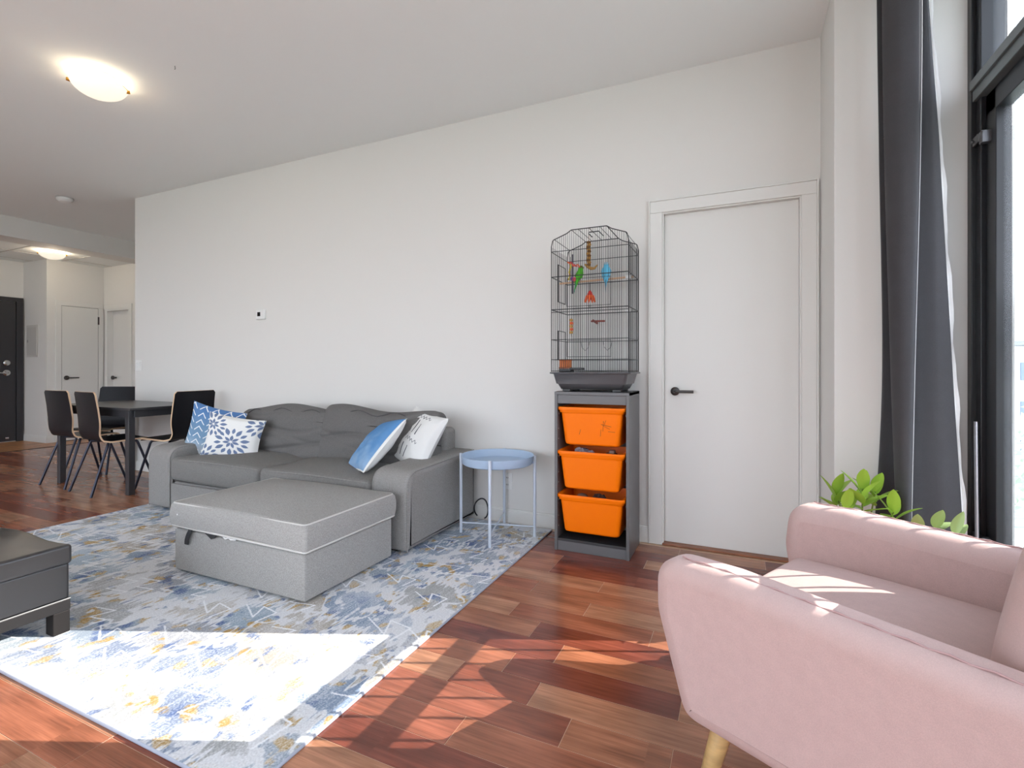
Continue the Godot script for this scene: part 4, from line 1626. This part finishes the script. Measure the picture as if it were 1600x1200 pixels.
	part(m, "holder_top", mats.seed_brown, o)
	o = thing("braided_straw_toy", "braided straw rope hanging from the cage roof", "bird toy", base + Vector3(-0.042, 0.948, 0.0))
	for i in 11:
		m = MB.new()
		lump(m, Vector3(0.003 * sin(i * 2.2), -0.045 - 0.0135 * i, 0), Vector3(0.013, 0.009, 0.011), 0.25, i)
		part(m, "straw_bead", mat("straw_a", rgb(176, 132, 66), 0.8) if i % 2 else mat("straw_b", rgb(120, 82, 38), 0.8), o)
	m = MB.new()
	m.rod(Vector3.ZERO, Vector3(0, -0.05, 0), 0.002)
	m.tube(PackedVector3Array([Vector3(-0.025, -0.175, 0.0), Vector3(-0.01, -0.19, 0), Vector3(0.015, -0.205, 0), Vector3(0.035, -0.205, 0), Vector3(0.055, -0.185, 0)]), [0.004, 0.009, 0.010, 0.008, 0.003], 8)
	part(m, "straw_tail", mats.straw_a, o)
	o = thing("tassel_toy", "red and orange tassel toy hanging below the cage perch", "bird toy", base + Vector3(-0.035, 0.665, 0.0))
	m = MB.new()
	m.rod(Vector3(0, -0.006, 0), Vector3(0, -0.06, 0), 0.0025)
	part(m, "cord", mats.black_plastic, o)
	m = MB.new()
	lump(m, Vector3(0, -0.083, 0), Vector3(0.015, 0.026, 0.015), 0.3, 2)
	part(m, "red_bead", mat("toy_red", rgb(206, 42, 34), 0.5), o, "dark red bead")
	for i in 9:
		var a := TAU * i / 9.0
		m = MB.new()
		m.tube(PackedVector3Array([Vector3(0, -0.08, 0), Vector3(cos(a) * 0.02, -0.09, sin(a) * 0.02), Vector3(cos(a) * 0.033, -0.125, sin(a) * 0.033)]), [0.004, 0.008, 0.003], 6)
		part(m, "tassel", mat("toy_orange", rgb(238, 104, 48), 0.6), o)
	m = MB.new()
	m.rod(Vector3(0, -0.10, 0), Vector3(0, -0.14, 0), 0.002)
	m.tube(PackedVector3Array([Vector3(0, -0.14, 0), Vector3(0, -0.148, 0), Vector3(0, -0.158, 0)]), [0.003, 0.009, 0.003], 8)
	part(m, "bell", mats.steel, o)
	o = thing("ribbon_toy", "string of red, pink and purple bits left of the green bird", "bird toy", base + Vector3(-0.138, 0.835, 0.02))
	m = MB.new()
	m.rod(Vector3.ZERO, Vector3(0, -0.24, 0), 0.0045, 6)
	part(m, "dark_strip", mat("toy_strip", rgb(74, 70, 84), 0.6), o)
	for i in 5:
		m = MB.new()
		m.tube(PackedVector3Array([Vector3(-0.03 + 0.014 * i, -0.045 - 0.006 * i, 0.01), Vector3(-0.018 + 0.014 * i, -0.055 + 0.012 * sin(i * 2.0) - 0.006 * i, 0.014), Vector3(-0.008 + 0.014 * i, -0.06 - 0.006 * i, 0.01)]), 0.004, 6)
		part(m, "ribbon", mat("toy_ribbon", rgb(222, 76, 78), 0.6) if i % 2 else mats.toy_orange, o)
	m = MB.new()
	lump(m, Vector3(0.016, -0.155, 0.01), Vector3(0.013, 0.013, 0.013), 0.05, 3)
	part(m, "pink_ball", mat("toy_pink", rgb(228, 96, 104), 0.5), o)
	m = MB.new()
	lump(m, Vector3(-0.001, -0.15, 0.008), Vector3(0.009, 0.013, 0.009), 0.05, 4)
	part(m, "purple_bead", mat("toy_purple", rgb(134, 62, 150), 0.5), o)
	o = thing("bead_chain", "yellow bead chain hanging at the far left of the cage", "bird toy", base + Vector3(-0.165, 0.83, -0.02))
	m = MB.new()
	m.rod(Vector3.ZERO, Vector3(0, -0.15, 0), 0.0015)
	part(m, "string", mats.black_wire, o)
	for i in 7:
		m = MB.new()
		lump(m, Vector3(0.003 * sin(i * 1.7) - 0.0015 * i, -0.05 - 0.0145 * i, 0), Vector3(0.006, 0.0075, 0.006), 0.1, i)
		part(m, "bead", mat("toy_yellow", rgb(216, 196, 50), 0.5) if i != 4 else mat("toy_mustard", rgb(190, 140, 40), 0.5), o)
	o = thing("hanging_block", "small orange and yellow stacked block toy at lower left of cage", "bird toy", base + Vector3(-0.16, 0.455, -0.02))
	for i in 5:
		m = MB.new()
		m.box(Vector3(0.002 * (i % 2), -0.018 - 0.019 * i, 0), Vector3(0.02, 0.016, 0.02), 0.004, 2)
		part(m, "block", mats.toy_orange if i % 2 else mat("toy_ochre", rgb(204, 160, 80), 0.6), o)
	m = MB.new()
	m.rod(Vector3(0, 0, 0), Vector3(0, -0.12, 0), 0.0015)
	part(m, "string", mats.black_wire, o)


func bird(label: String, at_pos: Vector3, turn: float, body: Color, head: Color, wing: Color, tail: Color, scale := 1.0) -> void:
	# local: z is where it faces, feet at the origin
	var b := thing("bird", label, "bird", at_pos, turn, "")
	var m := MB.new()
	var pts := PackedVector3Array()
	for p in [Vector2(-0.062, -0.072), Vector2(-0.045, -0.035), Vector2(-0.032, 0.0), Vector2(-0.022, 0.018), Vector2(-0.008, 0.036), Vector2(0.003, 0.056), Vector2(0.008, 0.072), Vector2(0.012, 0.085), Vector2(0.014, 0.096), Vector2(0.016, 0.106), Vector2(0.016, 0.112)]:
		pts.append(Vector3(0, p.y, p.x) * scale)
	var rad := []
	for r in [0.003, 0.007, 0.014, 0.021, 0.0265, 0.026, 0.021, 0.0185, 0.018, 0.012, 0.003]:
		rad.append(r * scale)
	m.tube(pts, rad, 16)
	part(m, "body", mat("bird_%s" % body.to_html(), body, 0.7), b)
	m = MB.new()
	lump(m, Vector3(0, 0.096, 0.0145) * scale, Vector3(0.0192, 0.0178, 0.0195) * scale, 0.02, 1)
	part(m, "head_feathers", mat("bird_%s" % head.to_html(), head, 0.7), b)
	for s in [-1.0, 1.0]:
		m = MB.new()
		m.tube(PackedVector3Array([Vector3(s * 0.018, 0.074, 0.004) * scale, Vector3(s * 0.0235, 0.05, -0.008) * scale, Vector3(s * 0.019, 0.015, -0.026) * scale, Vector3(s * 0.008, -0.03, -0.046) * scale]), [0.006 * scale, 0.013 * scale, 0.010 * scale, 0.002 * scale], 10, true, 0.55)
		part(m, "wing", mat("bird_%s" % wing.to_html(), wing, 0.7), b)
		m = MB.new()
		lump(m, Vector3(s * 0.0165, 0.099, 0.024) * scale, Vector3.ONE * 0.0028 * scale, 0.0, 1)
		part(m, "eye", mats.black_plastic, b)
		m = MB.new()
		m.tube(PackedVector3Array([Vector3(s * 0.009, 0.012, -0.006) * scale, Vector3(s * 0.009, 0.003, 0.004) * scale, Vector3(s * 0.009, -0.001, 0.010) * scale]), 0.0022 * scale, 6)
		part(m, "foot", mat("bird_foot", rgb(170, 120, 120), 0.6), b)
	m = MB.new()
	m.tube(PackedVector3Array([Vector3(0, 0.097, 0.031) * scale, Vector3(0, 0.096, 0.038) * scale, Vector3(0, 0.089, 0.040) * scale]), [0.006 * scale, 0.0045 * scale, 0.001 * scale], 8)
	part(m, "beak", mat("beak", rgb(200, 150, 120), 0.5), b)
	m = MB.new()
	m.tube(PackedVector3Array([Vector3(0, -0.01, -0.038) * scale, Vector3(0, -0.06, -0.058) * scale, Vector3(0, -0.105, -0.072) * scale]), [0.009 * scale, 0.006 * scale, 0.0015 * scale], 8, true, 0.5)
	part(m, "tail", mat("bird_%s" % tail.to_html(), tail, 0.7), b)


func birds() -> void:
	bird("bright green bird with dark head, seen from behind on the cage perch", V(-0.888, 1.613, 2.953), PI - 0.35, rgb(74, 178, 22), rgb(92, 104, 30), rgb(62, 150, 22), rgb(52, 140, 112), 0.84)
	bird("pale blue bird with grey head on the cage perch, right of the green one", V(-0.725, 1.617, 2.953), PI + 0.2, rgb(96, 186, 220), rgb(150, 176, 190), rgb(104, 176, 206), rgb(44, 84, 104), 0.88)


func curtain() -> void:
	var c := thing("curtain", "dark grey floor length curtain bunched between column and window", "curtain", V(0.66, 0.02, 2.6))
	# cross-sections as (picture column, distance) pairs, read off at four heights; each column lies on its own vertical fold
	var lv := [2.80, 2.05, 1.0, 0.03]
	var px := [
		[1372.0, 1370.0, 1384.0, 1378.0, 1398.0, 1425.0, 1440.0, 1438.0, 1436.0, 1440.0, 1446.0, 1448.0],
		[1375.0, 1374.0, 1389.0, 1381.0, 1400.0, 1424.0, 1438.0, 1436.0, 1434.0, 1442.0, 1458.0, 1467.0],
		[1380.0, 1379.0, 1398.0, 1392.0, 1403.0, 1418.0, 1428.0, 1426.0, 1424.0, 1438.0, 1466.0, 1490.0],
		[1366.0, 1363.0, 1412.0, 1404.0, 1409.0, 1415.0, 1421.0, 1419.0, 1417.0, 1436.0, 1478.0, 1512.0]]
	var dz := [2.71, 2.69, 2.70, 2.57, 2.51, 2.49, 2.50, 2.56, 2.63, 2.63, 2.605, 2.615]
	var col := func(p: float, z: float, y: float) -> Vector3:
		var u := (p - 800.0) / 780.0
		var d := z / (0.9102 + 0.4142 * u)
		return V(d * (-0.4142 + 0.9102 * u), y, z)
	var along := func(row: Array, f: float) -> float:
		var k := clampi(int(f), 0, row.size() - 2)
		return cubic_interpolate(row[k], row[k + 1], row[maxi(k - 1, 0)], row[mini(k + 2, row.size() - 1)], f - k)
	var surface := func(a: float, b: float, off: float) -> Vector3:
		var y := lerpf(2.80, 0.03, b)
		var q := 0
		while q < 2 and y < lv[q + 1]:
			q += 1
		var s: float = (lv[q] - y) / (lv[q] - lv[q + 1])
		var f: float = a * 11.0
		var p := cubic_interpolate(along.call(px[q], f), along.call(px[q + 1], f), along.call(px[maxi(q - 1, 0)], f), along.call(px[mini(q + 2, 3)], f), s)
		return col.call(p, along.call(dz, f) + off, y)
	var m := at(c)
	m.grid(88, 40, func(a, b): return surface.call(a, b, 0.0), true)
	var cm := mat("curtain_grey", rgb(84, 83, 86), 0.85, 0, 0.2)
	textured(cm, texs.velvet, Vector3.ONE * 3.0)
	cm.rim_enabled = true
	cm.rim = 0.3
	var cloth := part(m, "cloth", cm, c)
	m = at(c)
	var fold_glint := PackedVector3Array()  # pale cord added along the front fold; its grey paints the bright edge
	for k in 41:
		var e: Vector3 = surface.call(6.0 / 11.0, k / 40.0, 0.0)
		fold_glint.append(e + Vector3(0.0015, 0, 0.001))
	m.tube(fold_glint, 0.0016, 6)
	part(m, "fold_highlight", mat("fold_glint", rgb(190, 190, 192), 0.8), cloth, "added pale cord painting a highlight on the front fold")
	# hem turned back: the pale lining shows along the window side
	m = at(c)
	m.grid(6, 60, func(a, b):
		var e: Vector3 = surface.call(1.0, b, 0.0)
		var wv := 0.013 + 0.004 * sin(b * 40.0) + 0.002 * sin(b * 95.0)
		return e + Vector3(a * wv, 0, -0.004 - 0.012 * sin(a * PI)), true)
	part(m, "lining", mat("lining", rgb(240, 240, 240), 0.9, 0, 0.2), cloth, "white lining edge")
	m = at(c)
	m.grid(88, 40, func(a, b): return surface.call(a, b, 0.004), false)
	part(m, "back_lining", mats.lining, cloth)
	var r := thing("curtain_rod", "thin dark curtain rod above the window, out of frame", "curtain rod", V(0.66, 2.83, 0.3))
	m = at(r)
	m.rod(V(0.66, 2.83, 2.72), V(0.66, 2.83, -2.2), 0.011, 12)
	part(m, "rod", mats.black_frame, r)
	for z in [2.66, 0.2, -2.0]:
		m = at(r)
		m.rod(V(0.66, 2.83, z), V(0.66, 2.88, z), 0.006, 8)
		part(m, "bracket", mats.black_frame, r)


func leaf_mesh(l: float, w: float, bend: float) -> ArrayMesh:
	# grows along z from the origin, upper side up
	var m := MB.new()
	for q in [1.0, -1.0]:
		m.grid(6, 10, func(a, b):
			var s: float = a * 2 - 1
			var hw := w / 2 * pow(sin(PI * pow(clampf(b, 0.0, 1.0), 0.8)), 0.75)
			return Vector3(s * hw, 0.18 * absf(s) * hw - bend * b * b * l + q * 0.0006, b * l), q > 0)
	return m.build()


func plant(called: String, label: String, pos: Vector3, stems: Array, l: float, w: float, lm: Material, pot: Color, pot_r: float, pot_h: float, sd: int) -> void:
	var p := thing(called, label, "plant", pos)
	var m := MB.new()
	m.lathe([Vector2(0.001, 0), Vector2(pot_r * 0.75, 0), Vector2(pot_r * 0.8, 0.01), Vector2(pot_r, pot_h), Vector2(pot_r * 0.93, pot_h), Vector2(pot_r * 0.9, pot_h - 0.03), Vector2(0.001, pot_h - 0.03)], 32)
	m.weld = false
	part(m, "pot", mat("pot_%s" % pot.to_html(), pot, 0.6), p)
	m = MB.new()
	lump(m, Vector3(0, pot_h - 0.03, 0), Vector3(pot_r * 0.88, 0.012, pot_r * 0.88), 0.4, sd)
	part(m, "soil", mat("soil", rgb(70, 52, 40), 0.95), p)
	var rng := RandomNumberGenerator.new()
	rng.seed = sd
	var lv := [leaf_mesh(l, w, 0.25), leaf_mesh(l * 0.85, w * 0.9, 0.45), leaf_mesh(l * 1.1, w, 0.12)]
	for s in stems:
		# s: tip x, tip height, tip z (towards the camera), leaves
		var tip := Vector3(s[0], s[1], s[2])
		m = MB.new()
		m.tube(PackedVector3Array([Vector3(s[0] * 0.2, pot_h - 0.03, s[2] * 0.2), Vector3(s[0] * 0.45, lerpf(pot_h, s[1], 0.5), s[2] * 0.45), tip]), [0.005, 0.004, 0.0025], 6)
		part(m, "stem", mat("stem", rgb(120, 140, 60), 0.7), p)
		for i in int(s[3]):
			var o := show_mesh(lv[i % 3], "leaf", lm, p)
			var yaw := i * 2.4 + rng.randf_range(-0.4, 0.4)
			var pitch: float = -lerpf(1.3, 0.45, float(i) / maxf(1.0, s[3] - 1)) + rng.randf_range(-0.15, 0.15)
			o.position = tip - Vector3(0, 0.012 * i, 0)
			o.basis = Basis.from_euler(Vector3(pitch, yaw, 0))


func plants() -> void:
	var g := mat("leaf_green", rgb(158, 192, 74), 0.45, 0, 0.4)
	g.backlight_enabled = true
	g.backlight = Color(0.35, 0.45, 0.12)
	plant("potted_plant", "bright green leafy plant behind the pink armchair by the column", V(0.46, 0, 2.50), [[-0.085, 0.545, 0.0, 7], [0.0, 0.585, 0.05, 9], [0.06, 0.56, -0.04, 6], [0.10, 0.505, 0.06, 6], [-0.06, 0.50, 0.07, 5]], 0.11, 0.046, g, rgb(225, 222, 216), 0.11, 0.2, 12)
	var v := mat("leaf_pale", rgb(150, 172, 112), 0.5, 0, 0.4)
	v.backlight_enabled = true
	v.backlight = Color(0.3, 0.36, 0.18)
	plant("potted_plant", "smaller plant with upright pale edged leaves behind the armchair, near the window", V(0.645, 0, 2.27), [[0.0, 0.50, 0.0, 3], [0.05, 0.49, 0.02, 3], [-0.06, 0.48, 0.03, 2]], 0.10, 0.04, v, rgb(200, 150, 120), 0.08, 0.15, 5)


func dome_lamp(label: String, pos: Vector3, r: float, energy: float) -> void:
	var l := thing("ceiling_lamp", label, "ceiling lamp", pos, 0.0, "")
	var m := MB.new()
	m.lathe([Vector2(0.001, -0.03), Vector2(r * 0.6, -0.03), Vector2(r * 0.62, -0.005), Vector2(r * 0.62, 0.0), Vector2(0.001, 0.0)], 40)
	m.weld = false
	part(m, "ceiling_plate", mats.white_plastic, l)
	m = MB.new()
	var prof := [Vector2(0.001, -0.128)]
	for k in 12:
		var a := (k + 1) / 12.0
		prof.append(Vector2(r * sin(a * 1.35) / sin(1.35), -0.128 + 0.072 * (1 - cos(a * 1.35)) / (1 - cos(1.35))))
	prof.append(Vector2(r - 0.004, -0.052))
	m.lathe(prof, 48)
	var gm := mat("lamp_glass", rgb(245, 240, 230), 0.3)
	gm.emission_enabled = true
	gm.emission = Color(1.0, 0.95, 0.86)
	gm.emission_energy_multiplier = 0.9
	part(m, "glass_bowl", gm, l)
	for k in 3:
		var a := deg_to_rad([234.0, 54.0, 144.0][k])
		var d := Vector3(cos(a), 0, -sin(a))
		m = MB.new()
		m.tube(PackedVector3Array([d * (r - 0.01) + Vector3(0, -0.06, 0), d * (r + 0.012) + Vector3(0, -0.056, 0)]), 0.010, 10)
		m.tube(PackedVector3Array([d * (r + 0.008) + Vector3(0, -0.058, 0), d * (r - 0.02) + Vector3(0, -0.03, 0), d * (r * 0.6) + Vector3(0, -0.015, 0)]), 0.004, 6)
		part(m, "clip", mats.brass, l)
	var o := OmniLight3D.new()
	o.name = "bulb_light"
	l.add_child(o)
	o.position = Vector3(0, -0.085, 0)
	o.light_color = Color(1.0, 0.93, 0.82)
	o.light_energy = energy
	o.light_size = 0.06
	o.omni_range = 14.0
	o.omni_attenuation = 2.0
	o.shadow_enabled = true


func lamps() -> void:
	dome_lamp("white glass bowl ceiling lamp with brass clips over the living room", V(-3.60, TOP, 1.75), 0.142, 0.055)
	dome_lamp("white glass bowl ceiling lamp lit in the lower entry hall", V(-8.43, 2.672, 3.56), 0.142, 0.16)


func fittings() -> void:
	var t := thing("thermostat", "small white wall thermostat with black screen above the sofa", "thermostat", V(-3.92, 1.56, WALL))
	var m := MB.new()
	m.box(Vector3(0, 0, 0.012), Vector3(0.11, 0.085, 0.024), 0.006, 3)
	part(m, "housing", mats.white_plastic, t)
	m = MB.new()
	m.box(Vector3(-0.012, 0.004, 0.0245), Vector3(0.036, 0.036, 0.003), 0.001)
	part(m, "screen", mat("screen", rgb(12, 12, 14), 0.2), t)
	t = thing("light_switch", "white double light switch at the left end of the long wall", "light switch", V(-5.77, 1.107, WALL))
	m = MB.new()
	m.box(Vector3(0, 0, 0.003), Vector3(0.1, 0.115, 0.006), 0.003, 2)
	part(m, "cover_plate", mats.white_plastic, t)
	for s in [-0.022, 0.022]:
		m = MB.new()
		m.x = Transform3D(Basis.from_euler(Vector3(0.08, 0, 0)), Vector3.ZERO)
		m.box(Vector3(s, 0, 0.0085), Vector3(0.032, 0.066, 0.006), 0.002)
		part(m, "rocker", mats.white_plastic, t)
	t = thing("wall_outlet", "white wall outlet low on the wall behind the blue side table", "outlet", V(-1.474, 0.29, WALL))
	m = MB.new()
	m.box(Vector3(0, 0, 0.003), Vector3(0.072, 0.115, 0.006), 0.003, 2)
	part(m, "cover_plate", mats.white_plastic, t)
	for s in [-0.024, 0.024]:
		m = MB.new()
		m.box(Vector3(0, s, 0.006), Vector3(0.034, 0.03, 0.004), 0.002, 2)
		var f := part(m, "socket", mats.white_plastic, t)
		m = MB.new()
		for q in [-0.006, 0.006]:
			m.box(Vector3(q, s, 0.0082), Vector3(0.003, 0.009, 0.001), 0)
		part(m, "slot", mats.black_plastic, f)
	t = thing("smoke_detector", "round white smoke detector on the high ceiling near the beam", "smoke detector", V(-6.5, TOP, 2.85))
	m = MB.new()
	m.lathe([Vector2(0.001, -0.045), Vector2(0.045, -0.043), Vector2(0.055, -0.036), Vector2(0.056, -0.028), Vector2(0.068, -0.026), Vector2(0.072, -0.012), Vector2(0.072, 0.0), Vector2(0.001, 0.0)], 36)
	m.weld = false
	part(m, "housing", mats.white_plastic, t)
	t = thing("ceiling_hook", "tiny dark hook screwed into the white ceiling", "hook", V(-3.06, TOP, 1.875))
	m = MB.new()
	m.tube(PackedVector3Array([Vector3(0, 0, 0), Vector3(0, -0.008, 0), Vector3(0.004, -0.013, 0), Vector3(0.004, -0.018, 0), Vector3(0, -0.021, 0), Vector3(-0.004, -0.018, 0)]), 0.0016, 6)
	part(m, "hook_wire", mats.black_plastic, t)
	t = thing("breaker_panel", "grey white electrical breaker panel on the narrow hall wall", "electrical panel", V(-9.45, 1.475, 3.76))
	m = MB.new()
	m.box(Vector3(0, 0, 0.004), Vector3(0.33, 0.47, 0.008), 0.003)
	part(m, "frame", mat("panel_grey", rgb(206, 203, 198), 0.5), t)
	m = MB.new()
	m.box(Vector3(0, 0, 0.010), Vector3(0.27, 0.41, 0.006), 0.002)
	part(m, "panel_door", mat("panel_door", rgb(196, 193, 188), 0.45), t)
	m = MB.new()
	m.box(Vector3(-0.11, 0.0, 0.015), Vector3(0.015, 0.04, 0.008), 0.002)
	part(m, "latch", mats.steel, t)
